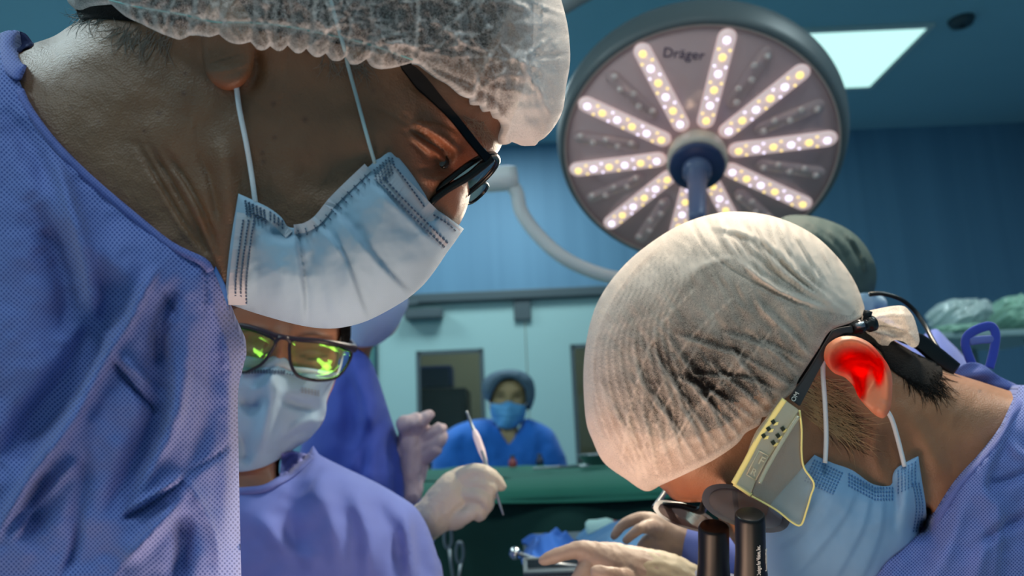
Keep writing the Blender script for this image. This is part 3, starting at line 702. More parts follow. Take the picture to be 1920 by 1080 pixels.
cap_b = mat('bottle_cap', lin(40, 50, 60), 0.4)
small('red_bottle', 'small red bottle on the green table before the nurse', 'bottle', -0.02, 2.3, bottle(mat('red_glass', lin(160, 70, 70), 0.25), cap_b))
small('dark_bottle', 'small dark blue bottle on the green table beside the red one', 'bottle', 0.06, 2.35, bottle(mat('dark_glass', lin(30, 44, 70), 0.25), cap_b))
small('steel_bowl', 'shallow steel bowl on the green table', 'bowl', 0.21, 2.12, bowl(M['steel']))
small('white_bowl', 'shallow pale bowl on the green table right of the steel one', 'bowl', 0.40, 2.2, bowl(mat('pale_plastic', lin(190, 205, 200), 0.4)))
small('brown_bottle', 'small brown bottle on the green table near the hooded lens stand', 'bottle', 0.35, 2.42, bottle(mat('brown_glass', lin(140, 84, 74), 0.25), cap_b))
small('ring_forceps', 'steel forceps lying on the green table left of the bowls', 'forceps', 0.10, 2.0, forceps(0.3))
small('straight_forceps', 'steel forceps lying on the green table between the two bowls', 'forceps', 0.30, 2.02, forceps(0.9))
def lens_stand(o, x, y):
    v, f = lathe_vf((x, y, TT), (0, 0, 1), [(0, 0), (0.06, 0), (0.062, 0.008), (0.05, 0.02), (0.016, 0.026), (0.012, 0.07), (0, 0.07)], 24); build('base', v, f, M['black'], o)
    v, f = tube_vf([(x, y, TT+0.06), (x-0.01, y, TT+0.085), (x-0.03, y, TT+0.1)], 0.01); build('arm', v, f, M['black'], o)
    v, f = lathe_vf((x-0.03, y-0.0, TT+0.09), (0, 0, 1), [(0, 0), (0.012, 0.004), (0.02, 0.018), (0.02, 0.028), (0.012, 0.042), (0, 0.046)], 20); build('lens', v, f, mat('lens_glass', lin(150, 175, 175), 0.08, spec=0.9), o)
small('lens_stand', 'dark stand with a glass lens on the right end of the green table', 'lens stand', 0.475, 2.45, lens_stand)
# operating table with grey cover, blue cloth, tray, gauze
OT = 0.985
t = thing('operating_table', 'operating table under a dark blue grey cover at the bottom of the picture', 'table', (0.17, 1.2, 0))
gcov = mat('grey_cover', lin(84, 98, 108), 0.8, noise=(8, 0.1))
box('mattress', (0.0, 0.92, OT-0.09), (0.29, 1.5, OT), gcov, t, bevel=0.02, smooth=True)
box('frame', (0.03, 0.96, OT-0.14), (0.28, 1.46, OT-0.09), M['steel'], t, bevel=0.005)
box('column', (0.08, 1.1, 0.05), (0.26, 1.34, OT-0.14), M['steel'], t, bevel=0.01)
box('base', (0.02, 1.0, 0), (0.33, 1.44, 0.06), M['steel'], t, bevel=0.01)
def cloth(nm, label, m, x0, x1, y0, y1, z, hh, sd):
    n = 44; V = []; F = []
    for j in range(n):
        for i in range(n):
            u, w_ = i/(n-1), j/(n-1); e = min(u, 1-u, w_, 1-w_)*4
            V.append((x0+(x1-x0)*u+0.02*vnoise(w_*4, sd), y0+(y1-y0)*w_+0.02*vnoise(u*4, sd+2), z+0.003+hh*min(1, e)*(0.45+0.8*abs(fbm(u*2.6+sd, w_*2.6, 2, 3)))))
    for j in range(n-1):
        for i in range(n-1): a = j*n+i; F.append((a, a+1, a+n+1, a+n))
    b = len(V); V += [(p[0], p[1], z) for p in V[:b]]; F += [tuple(q+b for q in reversed(g)) for g in F]
    o = build(nm, V, F, m); return tag(o, label, 'cloth')
cloth('surgical_towel', 'crumpled bright blue towel on the operating table beside the tray', mat('blue_towel', lin(28, 92, 180), 0.8, bump=(400, 0.2)), 0.0, 0.078, 1.06, 1.36, OT, 0.036, 3)
cloth('folded_drape', 'light blue folded drape on the operating table behind the pointing hand', mat('pale_blue_drape', lin(66, 116, 160), 0.8), 0.098, 0.28, 1.10, 1.44, OT, 0.05, 9)
t = thing('gauze_roll', 'pale teal gauze roll with a red spot on the folded drape', 'gauze', (0.17, 1.3, OT+0.05))
gz = mat('gauze', lin(170, 205, 200), 0.9, bump=(500, 0.4))
a, b = P(1100, 1000, 1.28), P(1152, 994, 1.28)
v, f = lathe_vf(a, b-a, [(0, 0), (0.017, 0), (0.021, 0.006), (0.020, 0.02), (0.021, 0.036), (0.017, (b-a).length), (0, (b-a).length)], 20, ); build('roll', v, f, gz, t)
v, f = lathe_vf(b, b-a, [(0.012, -0.002), (0.016, 0.0), (0.015, 0.006), (0, 0.007)], 16); build('stained_end', v, f, mat('blood_red', lin(140, 30, 36), 0.6), t)
t = thing('mesh_tray', 'dark perforated steel tray holding instruments at the bottom edge', 'tray', (0.03, 0.99, OT))
def mesh_mat():
    m, nt, b, out = newmat('perforated_steel')
    tc = N(nt, 'ShaderNodeTexCoord'); vo = N(nt, 'ShaderNodeTexVoronoi', Scale=220.0, Randomness=0.0); nt.links.new(tc.outputs['Object'], vo.inputs['Vector'])
    r = N(nt, 'ShaderNodeMapRange'); r.inputs[1].default_value = 0.3; r.inputs[2].default_value = 0.4; nt.links.new(vo.outputs['Distance'], r.inputs[0])
    mx = N(nt, 'ShaderNodeMix', data_type='RGBA'); mx.inputs[6].default_value = lin(14, 24, 36); mx.inputs[7].default_value = lin(64, 78, 88); nt.links.new(r.outputs[0], mx.inputs[0])
    nt.links.new(mx.outputs[2], b.inputs['Base Color']); b.inputs['Metallic'].default_value = 0.2; b.inputs['Roughness'].default_value = 0.5; return m
mm = mesh_mat()
box('bottom', (0.0, 0.94, OT+0.002), (0.13, 1.05, OT+0.006), mm, t)
for lo, hi in (((0.0, 0.94), (0.004, 1.05)), ((0.126, 0.94), (0.13, 1.05)), ((0.004, 0.94), (0.126, 0.944)), ((0.004, 1.046), (0.126, 1.05))): box('side', (*lo, OT+0.004), (*hi, OT+0.016), mm, t)
v, f = tube_vf([(0.0, 0.94, OT+0.016), (0.13, 0.94, OT+0.016), (0.13, 1.05, OT+0.016), (0.0, 1.05, OT+0.016)], 0.0025, 8, closed=True); build('rim', v, f, M['dgrey'], t)
t = thing('steel_knob_tool', 'round headed steel instrument lying in the mesh tray', 'instrument', (0.01, 1.03, OT+0.03))
c = P(966, 1036, 1.02); v, f = lathe_vf(c-Vector((0, 0, 0.009)), (0, 0, 1), [(0, 0), (0.006, 0.001), (0.009, 0.008), (0.006, 0.015), (0, 0.017)], 18); build('head', v, f, mat('polished_steel', lin(200, 205, 205), 0.1, metal=1), t)
v, f = tube_vf([c, c+Vector((0.04, -0.02, -0.012)), c+Vector((0.09, -0.03, -0.018))], 0.003, 8); build('shank', v, f, M['steel'], t)
# scissors hanging at the drape, seen beside the sleeve
t = thing('hanging_scissors', 'pair of steel scissors with ring handles before the dark green drape', 'scissors', P(850, 1050, 1.5))
for cx, cy in ((840, 1008), (862, 1036)):
    ring = [P(cx+7*math.cos(q), cy+20*math.sin(q), 1.5) for q in np.linspace(0, 2*math.pi, 19)[:-1]]
    v, f = tube_vf(ring, 0.0035, 8, closed=True); build('finger_ring', v, f, M['steel'], t)
    v, f = tube_vf([P(cx+2, cy+20, 1.5), P((cx+855)/2, cy+60, 1.5), P(856, 1130, 1.5), P(866, 1200, 1.5)], 0.0035, 8); build('blade', v, f, M['steel'], t)

# cart with wrapped bundles, back right
t = thing('equipment_cart', 'pale tubular cart carrying green bundles at the right edge', 'cart', (1.75, 2.5, 0))
pale = mat('pale_enamel', lin(150, 176, 178), 0.4)
cx0, cx1 = P(1715, 630, 2.5).x, P(1990, 630, 2.5).x; zc = P(1880, 628, 2.5).z
box('shelf', (cx0, 2.35, zc-0.02), (cx1, 2.8, zc), pale, t, bevel=0.006)
for xx in (P(1900, 640, 2.5).x, cx0+0.02):
    for yy in (2.4, 2.75):
        v, f = tube_vf([(xx, yy, 0.02), (xx, yy, zc)], 0.026, 14); build('leg', v, f, pale, t)
box('lower_shelf', (cx0, 2.38, 0.30), (cx1, 2.78, 0.32), pale, t, bevel=0.006)
wrapm = mat('green_wrap', lin(164, 208, 184), 0.25, spec=0.7, noise=(22, 0.25), coat=0.4); wrap2 = mat('clear_wrap', lin(206, 222, 218), 0.18, spec=0.8, noise=(30, 0.2), coat=0.6)
def bundle(nm, label, cx, cy, rx, ry, m, sd, d=2.62, dy=0.11):
    c = P(cx, cy, d); bm = bmesh.new(); bmesh.ops.create_icosphere(bm, subdivisions=5, radius=1)
    a, b = rx/FPX*d, ry/FPX*d
    v = np.array([tuple(q.co) for q in bm.verts]); bm.verts.index_update(); f = [[q.index for q in g.verts] for g in bm.faces]; bm.free()
    nz = 1+0.5*np.abs(fbm(v[:, 0]*2.2+sd, v[:, 2]*2.2+v[:, 1]*1.6, sd, 4))
    v = np.sign(v)*np.abs(v)**0.8*nz[:, None]*np.array([a, dy, b])+np.array(c)
    v[:, 2] = np.maximum(v[:, 2], zc)
    return tag(build(nm, v, f, m), label, 'bundle', 'wrapped bundles on the cart')
bundle('wrapped_bundle', 'clear plastic wrapped bundle on the cart, left end of the pile', 1795, 590, 38, 24, wrap2, 1)
bundle('wrapped_bundle', 'low green bundle lying under the clear wrapped one on the cart', 1800, 620, 44, 10, wrapm, 5, 2.40, 0.045)
bundle('wrapped_bundle', 'green plastic wrapped bundle at the right end of the cart', 1904, 590, 34, 28, wrapm, 8)

# ================================================================== PEOPLE
gown_blue = nonwoven_mat('gown_blue', lin(118, 136, 202), lin(44, 70, 146), 0.0030, 0.9)
gown_blue2 = nonwoven_mat('gown_blue_far', lin(108, 126, 200), lin(84, 104, 186), 0.0022, 0.35)
gown_edge = nonwoven_mat('gown_binding', lin(108, 122, 190), lin(64, 84, 160), 0.0024, 0.7)
maskm = nonwoven_mat('mask_paper', lin(160, 190, 214), lin(146, 178, 206), 0.0011, 0.5, bstr=0.25, transl=0.2)
maskb = nonwoven_mat('mask_band', lin(188, 194, 206), lin(172, 182, 198), 0.0011, 0.4, bstr=0.2, transl=0.2)
stitch = mat('stitch_mark', lin(52, 74, 104), 0.8)
cordm = mat('elastic_cord', lin(206, 212, 220), 0.8, bump=(900, 0.3))
hairm = mat('dark_hair', lin(18, 16, 16), 0.85, spec=0.15, noise=(300, 0.4), bump=(700, 0.6))
grey_hair = mat('greying_hair', lin(120, 112, 104), 0.5)
skinA = skin_mat('skin_weathered', lin(112, 80, 57), bstr=0.35)
skinB = skin_mat('skin_brown', lin(150, 98, 70), bstr=0.2)
skinE = skin_mat('skin_tan', lin(146, 102, 72), bstr=0.3)
glove = mat('latex_glove', lin(184, 174, 160), 0.5, noise=(50, 0.06), bump=(180, 0.15)); glove.node_tree.nodes['Principled BSDF'].inputs['Subsurface Weight'].default_value = 0.1
glove.node_tree.nodes['Principled BSDF'].inputs['Subsurface Scale'].default_value = 0.004
gloveC = mat('latex_glove_pink', lin(206, 178, 178), 0.5, noise=(60, 0.1), bump=(160, 0.3))
frame_b = mat('spectacle_black', lin(7, 8, 10), 0.22, spec=0.3)
lens_clear = clear_mat('lens_clear', (0.97, 0.95, 0.95, 1), 0.28, (1, 0.86, 0.86, 1))
lens_green = clear_mat('lens_coated', (0.96, 0.98, 0.96, 1), 0.065, (0.25, 1.0, 0.12, 1), 0.02)
A_ = np.array
def stand_at(d, px): p = P(px, 1000, d); return (p.x, p.y, 0)

# ------------------------------------------------------------------ A: surgeon with the black glasses, profile
TA = thing('person', 'surgeon in blue gown, bouffant cap and pleated mask leaning over from the left', 'person', stand_at(0.47, 200))
gownA = cr([(0, 62), (18, 57), (33, 57), (33, 64), (30, 100), (40, 118), (33, 140), (41, 166), (58, 202), (103, 262), (165, 325), (250, 398), (322, 455), (384, 486), (402, 512), (426, 572), (446, 620), (462, 655), (456, 688), (448, 722), (446, 765), (448, 900), (452, 1080), (458, 1400), (470, 2400), (450, 4000), (-400, 4000), (-560, 2400), (-520, 1300), (-460, 600), (-300, 250), (-100, 110)], 9)
bodyA = cr([(150, 34), (140, 10), (150, -60), (215, -170), (360, -280), (560, -335), (750, -310), (900, -215), (985, -80), (1000, 60), (980, 170), (950, 245), (936, 282), (916, 304), (896, 322), (886, 350), (876, 388), (866, 412), (852, 432), (800, 478), (752, 522), (690, 566), (600, 590), (500, 578), (440, 552), (424, 545), (424, 600), (424, 800), (300, 850), (60, 800), (-150, 500), (-140, 220), (-60, 110), (20, 96), (60, 82), (100, 68), (128, 50)], 7)
maskA = cr([(447, 363, 1), (476, 376), (506, 391), (528, 408), (544, 427), (585, 420), (611, 392), (643, 357), (699, 306), (731, 277, 1), (766, 318), (798, 366), (806, 384), (833, 402), (870, 429, 1), (852, 455), (838, 474), (812, 512), (787, 541), (750, 569), (692, 600), (648, 613), (608, 616), (558, 609), (488, 590), (428, 570, 1), (423, 548), (432, 457)], 6)
capA = cr([(125, -20), (128, 5), (147, 16), (165, 8), (205, 3, 1), (232, 26), (262, 40), (290, 54), (320, 66), (337, 70), (354, 62, 1), (372, 62), (392, 67), (410, 62, 1), (428, 76), (448, 81), (470, 76, 1), (483, 88), (497, 90), (508, 82, 1), (520, 91), (532, 90), (541, 81, 1), (556, 95), (568, 95), (577, 87, 1), (590, 101), (603, 103), (614, 96, 1), (626, 109), (642, 110), (650, 103, 1), (660, 116), (676, 117), (692, 107, 1), (702, 121), (722, 126), (752, 122), (774, 116, 1), (790, 118), (805, 129), (826, 144), (848, 156), (872, 176), (890, 182, 1), (891, 194), (910, 195, 1), (915, 207), (932, 206, 1), (938, 219), (948, 222), (955, 236), (946, 258), (950, 271), (968, 262), (986, 265), (1003, 273), (1010, 265), (1024, 256), (1042, 234), (1056, 204), (1061, 165), (1069, 115), (1066, 60), (1058, 20), (1045, -25), (1000, -180), (900, -330), (740, -430), (540, -460), (340, -400), (190, -260), (125, -100)], 6)
FA = Figure([bodyA, gownA, maskA], 0.47, 0.82, 0.098, c=(440, 300))
FAC = Figure([bodyA, gownA, maskA, capA], 0.47, 0.86, 0.102, c=(440, 300))
moles = [(347, 138, 4), (344, 175, 4.5), (298, 212, 4), (107, 101, 3), (130, 107, 3), (133, 202, 3), (186, 230, 2.5), (513, 195, 4.5), (572, 224, 5), (515, 258, 4), (492, 287, 4), (494, 303, 4), (383, 325, 2.5), (270, 246, 3), (580, 95, 6), (700, 170, 3), (210, 60, 4), (258, 107, 3)]
def tintA(x, y, e):
    t = np.ones((len(x), 3))
    for mx, my, r in moles: t *= (1-0.62*np.exp(-(((x-mx)**2+(y-my)**2)/(r*r)))[:, None]*A_([0.8, 1, 1]))
    # blood-rich eye corner, nose, forehead and lobe, with warm light painted in; stubbled jaw
    red = np.exp(-(((x-850)/95)**2+((y-290)/120)**2))+0.5*np.exp(-(((x-430)/40)**2+((y-158)/14)**2))
    t *= 1+red[:, None]*A_([0.6, 0.0, -0.12])
    st = np.exp(-(((x-540)/120)**2+((y-330)/90)**2)); t *= 1-st[:, None]*0.16
    t *= (1+0.07*fbm(x/30, y/30, 4, 3))[:, None]
    return t
sA = [
      ('r', [(476, 90), (484, 130), (470, 165)], 12, -4),
      # neck folds
      ('r', [(258, 270), (285, 318), (312, 362), (345, 415), (385, 470)], 7, -3.6), ('r', [(278, 272), (310, 320), (338, 368), (366, 420), (398, 490)], 6, -3.4), ('r', [(310, 280), (345, 335), (380, 395), (408, 470)], 7, -3.0),
      ('r', [(270, 300), (300, 352), (330, 405), (365, 460)], 7, 1.6), ('r', [(330, 320), (358, 370), (388, 430)], 7, 1.6), ('r', [(405, 260), (425, 330), (432, 420)], 20, 4.5), ('r', [(378, 290), (398, 350), (412, 420)], 9, -2.5),
      ('r', [(366, 220), (372, 270), (380, 320)], 4, -0.8), ('r', [(352, 200), (360, 240)], 4, -0.7), ('r', [(545, 50), (530, 180), (520, 240)], 4, -0.6), ('r', [(505, 330), (503, 370)], 3, -0.8),
      # cheek, cheekbone, socket, brow, lids and crow's feet
      ('e', (690, 260, 75, 50, 35), 0, 4.5), ('e', (620, 330, 90, 60, 40), 0, -3), ('e', (835, 305, 36, 30, 30), 0, -7), ('e', (880, 225, 60, 34, 40), 0, 4.5), ('r', [(790, 330), (815, 340), (850, 330)], 10, 2.5),
      ('r', [(768, 228), (800, 240), (835, 262), (858, 288), (846, 310)], 9, 5.5), ('r', [(770, 244), (800, 262), (830, 282), (842, 300)], 5, -3), ('r', [(765, 252), (795, 272), (822, 292), (834, 306)], 6, 3.4),
      ('r', [(778, 236), (815, 258), (846, 290)], 3, -1.6), ('r', [(790, 236), (830, 252), (862, 278)], 3, -1.8), ('r', [(800, 228), (840, 245), (870, 270)], 4, 1.4), ('r', [(756, 232), (785, 226), (815, 232)], 4, -1.4), ('r', [(752, 240), (772, 262), (798, 292)], 4, -1.5), ('r', [(757, 215), (775, 230)], 4, -1.2),
      ('r', [(812, 288), (819, 300), (832, 308)], 4, -3.5), ('r', [(782, 316), (808, 318), (842, 306)], 4, -1.8), ('r', [(700, 200), (760, 230), (790, 245)], 4, -0.8), ('r', [(795, 330), (820, 322), (850, 318)], 4, -1.4),
      ('r', [(915, 210), (922, 230), (915, 262)], 5, -1.3), ('r', [(928, 215), (936, 235), (930, 262)], 5, 1), ('e', (872, 395, 22, 20, 0), 0, 3), *[('r', [(762+6*k, 226+7*k), (800+6*k, 240+8*k), (846+2*k, 268+5*k)], 1.8, 0.9*(-1)**k) for k in range(8)], *[('r', [(770+9*k, 268+12*k), (800+6*k, 290+8*k), (832, 318+3*k)], 2, -0.7) for k in range(4)], ('r', [(560, 300), (600, 350), (640, 345)], 22, -2)]
def exA(x, y, e): return 0.0003*fbm(x/5, y/13, 8, 3)+0.00025*fbm((x+y)/26, (x-y)/5, 14, 2)+0.0022*fbm(x/70, y/70, 2, 2)
body_A, surfA = relief('body', bodyA, FA, skinA, TA, 5, strokes=sA, rnd=True, extra=exA, tint=tintA)
v, f = lathe_vf(surfA([828], [304], -0.0022)[0], -_F, [(0.0045, -0.006), (0.0045, 0), (0.0037, 0.0018), (0.002, 0.0028), (0, 0.003)], 16)
build('eye', v, f, mat('eyeball', lin(60, 44, 36), 0.08, coat=0.8), TA)
lobe = cr([(380, 66), (379, 105), (386, 136), (402, 158), (426, 169), (450, 162), (468, 142), (477, 112), (478, 70), (462, 20), (420, -20), (385, 20)], 4)
lobeS = [('r', [(384, 122), (415, 113), (462, 100)], 2.5, -0.9), ('r', [(388, 134), (430, 132), (470, 116)], 4, 0.7), ('r', [(392, 96), (410, 100)], 5, -0.8), ('e', (450, 150, 20, 12, -30), 0, 1.0)]
def tintL(x, y, e):
    t = np.ones((len(x), 3)); q = np.clip((y-132)/34, 0, 1); return t*(1+q[:, None]*A_([0.45, 0.0, -0.1]))
relief('ear', lobe, FA, skinA, TA, 4, off=0.0035, bulge=0.0055, bw=9, strokes=lobeS, extra=lambda x, y, e: 0.0003*fbm(x/6, y/12, 8, 3), tint=tintL)
hA = cr([(146, 30), (150, -60), (215, -170), (360, -280), (560, -335), (750, -310), (890, -205), (955, -70), (945, 40), (880, 110), (800, 95), (700, 90), (620, 80), (540, 70), (440, 50), (330, 48), (250, 40), (180, 34)], 8)
hair_A, hsA = relief('hair', hA, FA, hairm, TA, 8, off=0.0015, bulge=0.003, bw=40, extra=lambda x, y, e: 0.002*fbm(x/9, y/20, 5, 3))
strands('stray_hair', grey_hair, TA, [(240, 40), (330, 60), (320, 90), (200, 60)], surfA, 46, lambda x, y: 115+0.05*(x-240), 0.3, 0.55, 90, 0.0006, 0.3, 3, 0.4)
strands('nape_hair', mat('nape_hair', lin(86, 88, 84), 0.5), TA, [(140, 22), (215, 10), (210, 40), (150, 42)], surfA, 36, 150, 0.35, 0.5, 70, 0.001, 0.4, 5, 0.45)
strands('sideburn', grey_hair, TA, [(600, 100), (690, 112), (690, 135), (610, 120)], surfA, 36, 75, 0.6, 0.5, 60, 0.0006, 0.4, 4, 0.4)
strands('eyebrow', mat('brow_hair', lin(150, 120, 100), 0.5), TA, [(868, 215), (905, 225), (930, 262), (905, 268), (870, 240)], surfA, 20, 55, 0.5, 0.5, 110, 0.0008, 0.4, 6, 0.43)
gA = [('r', [(262, 565), (205, 656), (130, 791), (72, 873), (-10, 1000)], 12.8, 15.81), ('r', [(200, 560), (150, 680), (80, 780), (0, 860)], 33.6, -18.69), ('r', [(107, 300), (150, 430), (178, 560), (186, 640)], 14.4, 8.62), ('r', [(70, 380), (110, 470), (130, 560), (110, 640)], 27.2, -11.50),
      ('r', [(290, 505), (262, 560), (240, 620)], 9.6, 10.06), ('r', [(330, 540), (300, 610), (305, 690)], 16.0, -12.94), ('r', [(212, 675), (240, 715), (296, 775)], 4.8, -7.19), ('r', [(225, 668), (262, 705), (305, 752)], 8.0, 5.04),
      ('r', [(231, 974), (275, 948), (337, 907), (350, 896)], 6.4, -8.62), ('r', [(240, 955), (290, 930), (340, 893)], 8.0, 8.62), ('r', [(241, 1050), (285, 1000), (337, 945)], 12.8, 12.94), ('r', [(330, 1090), (345, 1020), (340, 960)], 17.6, -12.94),
      ('r', [(289, 650), (292, 777), (250, 880), (215, 950)], 24.0, -12.94), ('r', [(330, 660), (330, 760), (300, 850), (255, 930)], 11.2, 6.46), ('r', [(385, 600), (398, 680), (390, 780), (355, 880)], 20.8, -8.62), ('r', [(350, 620), (345, 740), (320, 830)], 11.2, 5.75), ('r', [(425, 640), (432, 800), (420, 1000)], 12.8, 7.19),
      ('r', [(350, 896), (400, 1000), (410, 1080)], 6.4, 5.04), ('r', [(345, 895), (420, 845), (450, 800)], 4.0, -3.59), ('r', [(20, 1010), (60, 960), (110, 900), (150, 860)], 9.6, 5.75), ('r', [(60, 1000), (70, 930), (95, 880)], 24.0, -12.94), ('r', [(120, 1080), (140, 1030), (150, 960)], 8.0, -5.75),
      ('r', [(380, 494), (388, 545), (386, 590)], 3.2, -2.88), ('r', [(450, 690), (430, 690), (415, 700)], 2.4, -1.72), ('r', [(60, 330), (200, 480), (300, 560)], 32.0, 5.75), ('r', [(0, 200), (60, 280), (110, 380)], 20.8, -5.75),
 ('s', [(285, 520), (250, 590), (205, 660), (130, 795), (70, 880), (-10, 1000)], 4, -5, 40), ('s', [(178, 640), (176, 560), (150, 430), (108, 300)], 6, -4, 60), ('s', [(337, 945), (285, 1000), (235, 1060)], 4, 5, 40), ('r', [(300, 632), (330, 590), (300, 540)], 4, -3), ('r', [(150, 830), (160, 900), (130, 1000)], 14, -5), ('r', [(395, 560), (420, 640), (436, 720)], 8, 3)]
def exG(x, y, e): return 0.004*fbm(x/90, y/70, 6, 3)+0.0012*fbm(x/24, y/30, 7, 2)
gown_A, surfGA = relief('gown', gownA, FA, gown_blue, TA, 7, off=0.004, bulge=0.016, bw=70, strokes=gA, extra=exG)
colA = cr([(41, 166), (58, 202), (103, 262), (165, 325), (250, 398), (322, 455), (384, 486), (400, 506)], 9, False)
relief('collar_binding', strip(colA, 1, 14), FA, gown_edge, gown_A, 5, off=0.0062, bulge=0.002, bw=5, strokes=gA)
cb = cr([(0, 62, 1), (33, 57, 1), (33, 64), (29, 100), (39, 118), (46, 121), (40, 138), (30, 150), (0, 130, 1)], 6)
relief('back_collar', cb, FA, gown_edge, gown_A, 5, off=0.010, bulge=0.003, bw=8, extra=lambda x, y, e: 0.001*fbm(x/8, y/20, 3, 2))
relief('inner_collar', cr([(30, 58, 1), (46, 62), (60, 80, 1), (55, 86), (30, 98, 1)], 5), FA, mat('collar_lining', lin(34, 44, 86), 0.8), gown_A, 5, off=0.003)
relief('undershirt', cr([(404, 500, 1), (424, 540), (428, 585), (420, 575), (400, 520)], 5), FA, mat('scrub_blue', lin(40, 96, 170), 0.8), TA, 5, off=0.0035)
# cap A
rs = np.random.RandomState(5); cA = []
cusp = [(354, 62), (410, 62), (470, 76), (508, 82), (541, 81), (577, 87), (614, 96), (650, 103), (692, 107), (774, 116), (890, 182), (910, 195), (932, 206)]
for i, (cx, cy) in enumerate(cusp):
    L = rs.uniform(90, 190); k = rs.uniform(-25, 25)
    cA.append(('r', [(cx, cy+6), (cx+2, cy-38), (cx+k*0.5, cy-38-L*0.5), (cx+k, cy-38-L)], 5.5, -3.0))
    cA.append(('r', [(cx+16, cy+6), (cx+17, cy-34), (cx+16+k*0.6, cy-40-L*0.6)], 8, 2.6))
for p in ([(240, 10), (250, 40)], [(262, 20), (275, 46)], [(290, 30), (302, 60)], [(320, 40), (330, 68)]): cA += [('r', p, 5, 3), ('r', [(p[0][0]+12, p[0][1]), (p[1][0]+12, p[1][1])], 4, -3)]
elA = [(205, 0), (262, 14), (345, 28), (400, 41), (470, 43), (540, 50), (600, 62), (660, 75), (700, 86), (740, 100), (774, 112)]
cA += [('r', elA, 5, -4), ('r', [(774, 112), (840, 140), (890, 162), (940, 195), (960, 230)], 6, -3.5)]
for i in range(84):
    x0, y0 = rs.uniform(330, 1050), rs.uniform(-60, 170); a = rs.uniform(0, math.pi); L = rs.uniform(50, 150)
    if y0 > 40+(x0-400)*0.16: y0 -= 70
    cA.append(('r', [(x0, y0), (x0+L*0.5*math.cos(a)+rs.randn()*10, y0+L*0.5*math.sin(a)+rs.randn()*10), (x0+L*math.cos(a), y0+L*math.sin(a))], rs.uniform(1.6, 4.2), rs.uniform(1.2, 3.0)))
cA += [('r', [(965, 165), (985, 110), (1030, 72)], 4, 4), ('r', [(1000, 105), (1040, 105), (1066, 100)], 4, -3), ('r', [(1015, 180), (985, 130), (975, 95)], 5, 3), ('r', [(900, 150), (960, 140), (985, 150)], 8, 4), ('r', [(880, 160), (930, 165), (1010, 180)], 6, 3), ('r', [(855, 0), (862, 60), (850, 110)], 4, 3.4), ('r', [(785, -10), (786, 40), (780, 90)], 4, 3)]
def exC(x, y, e):
    q = fbm(x/34+0.4*vnoise(x/20, y/20, 4), y/40, 12, 4); return 0.010*(0.25-np.abs(q))*np.clip(e/40, 0, 1)
def tintC(x, y, e):
    t = np.full((len(x), 3), 0.46); t[:, 0] += 0.34*np.exp(-(e/3.5)**2)+0.40*np.clip((x-930)/60, 0, 1)
    for cx, cy in cusp: t[:, 0] += 0.34*np.exp(-(seg_dist(x, y, [(cx, cy), (cx+2, cy-42)])/3.5)**2)
    t[:, 0] += 0.28*np.exp(-(seg_dist(x, y, cr(elA, 10, False))/4)**2)
    for s in cA:
        if s[3] > 1: t[:, 0] += (0.32 if s[2] < 6 else -0.05)*np.exp(-(seg_dist(x, y, cr(s[1], 15, False))/max(1.6, s[2]*0.5))**2)
    return t
capmA = cap_mat('cap_veil', lin(232, 226, 224), 0.0, 0.40, 900, 0.42, 0.34)
cap_A, _ = relief('bouffant_cap', capA, FAC, capmA, TA, 5, off=0.010, bulge=0.014, bw=45, strokes=cA, extra=exC, tint=tintC)
capsurfA = lambda x, y, up=0.0: PN(np.asarray(x, float), np.asarray(y, float), FA.d0-FAC.h(np.asarray(x, float), np.asarray(y, float))-0.0155-up)
v, f = tube_vf(list(map(Vector, capsurfA(*cr(elA, 8, False).T, -0.0028))), 0.0004, 6); build('cap_elastic', v, f, mat('teal_elastic', lin(140, 190, 190), 0.7), cap_A)
# mask A
MA = thing('face_mask', 'pale blue pleated mask on the surgeon with black glasses', 'face mask', P(640, 590, 0.45))
mA = [('s', [(553, 430), (566, 500), (573, 560), (572, 612)], 3, 7, 60), ('r', [(558, 440), (567, 500), (574, 560), (572, 605)], 5, -4), ('s', [(602, 424), (640, 470), (662, 520), (690, 600)], 3, 6, 55), ('s', [(634, 400), (680, 455), (720, 502), (775, 556)], 3, 6, 55), ('s', [(704, 348), (760, 400), (800, 440), (842, 474)], 2.5, 3, 60),
      ('r', [(575, 440), (600, 520), (618, 612)], 12, -1.6), ('r', [(520, 470), (530, 530), (525, 590)], 22, 3.2), ('r', [(470, 460), (480, 520), (478, 585)], 16, -2), ('r', [(505, 430), (530, 440), (560, 440)], 12, -4), ('r', [(610, 440), (585, 480), (580, 520)], 14, -3), ('r', [(640, 560), (670, 500), (655, 450)], 18, 2.4), ('e', (770, 430, 40, 26, 40), 0, -3.5), ('r', [(798, 392), (815, 398), (800, 412)], 9, -4), ('r', [(740, 500), (790, 490), (830, 478)], 14, 2), ('r', [(600, 540), (640, 590), (650, 612)], 14, 2)]
def exM(x, y, e): return 0.0016*fbm(x/40, y/40, 21, 3)+0.0004*fbm(x/9, y/9, 5, 2)
mask_A, surfM = relief('mask_panel', maskA, FA, maskm, MA, 5, off=0.0025, bulge=0.013, bw=60, strokes=mA, extra=exM)
def band(nm, path, w0, w1, up=0.0012):
    pol = strip(cr(path, 6, False), w0, w1); V, F = [], []
    n = len(pol)//2; a = surfM(pol[:, 0], pol[:, 1], up); b = surfM(pol[:, 0], pol[:, 1], -0.0006)
    V = np.concatenate([a, b]); m = len(pol)
    for i in range(n-1): F.append((i, i+1, m-2-i, m-1-i))
    for i in range(m): F.append((i, (i+1) % m, (i+1) % m+m, i+m))
    return build(nm, V, F, maskb, mask_A, False)
band('nose_band', [(716, 318), (760, 360), (800, 402), (850, 446)], 20, 22)
band('chin_band', [(462, 400), (454, 470), (447, 530), (446, 572)], 16, 18)
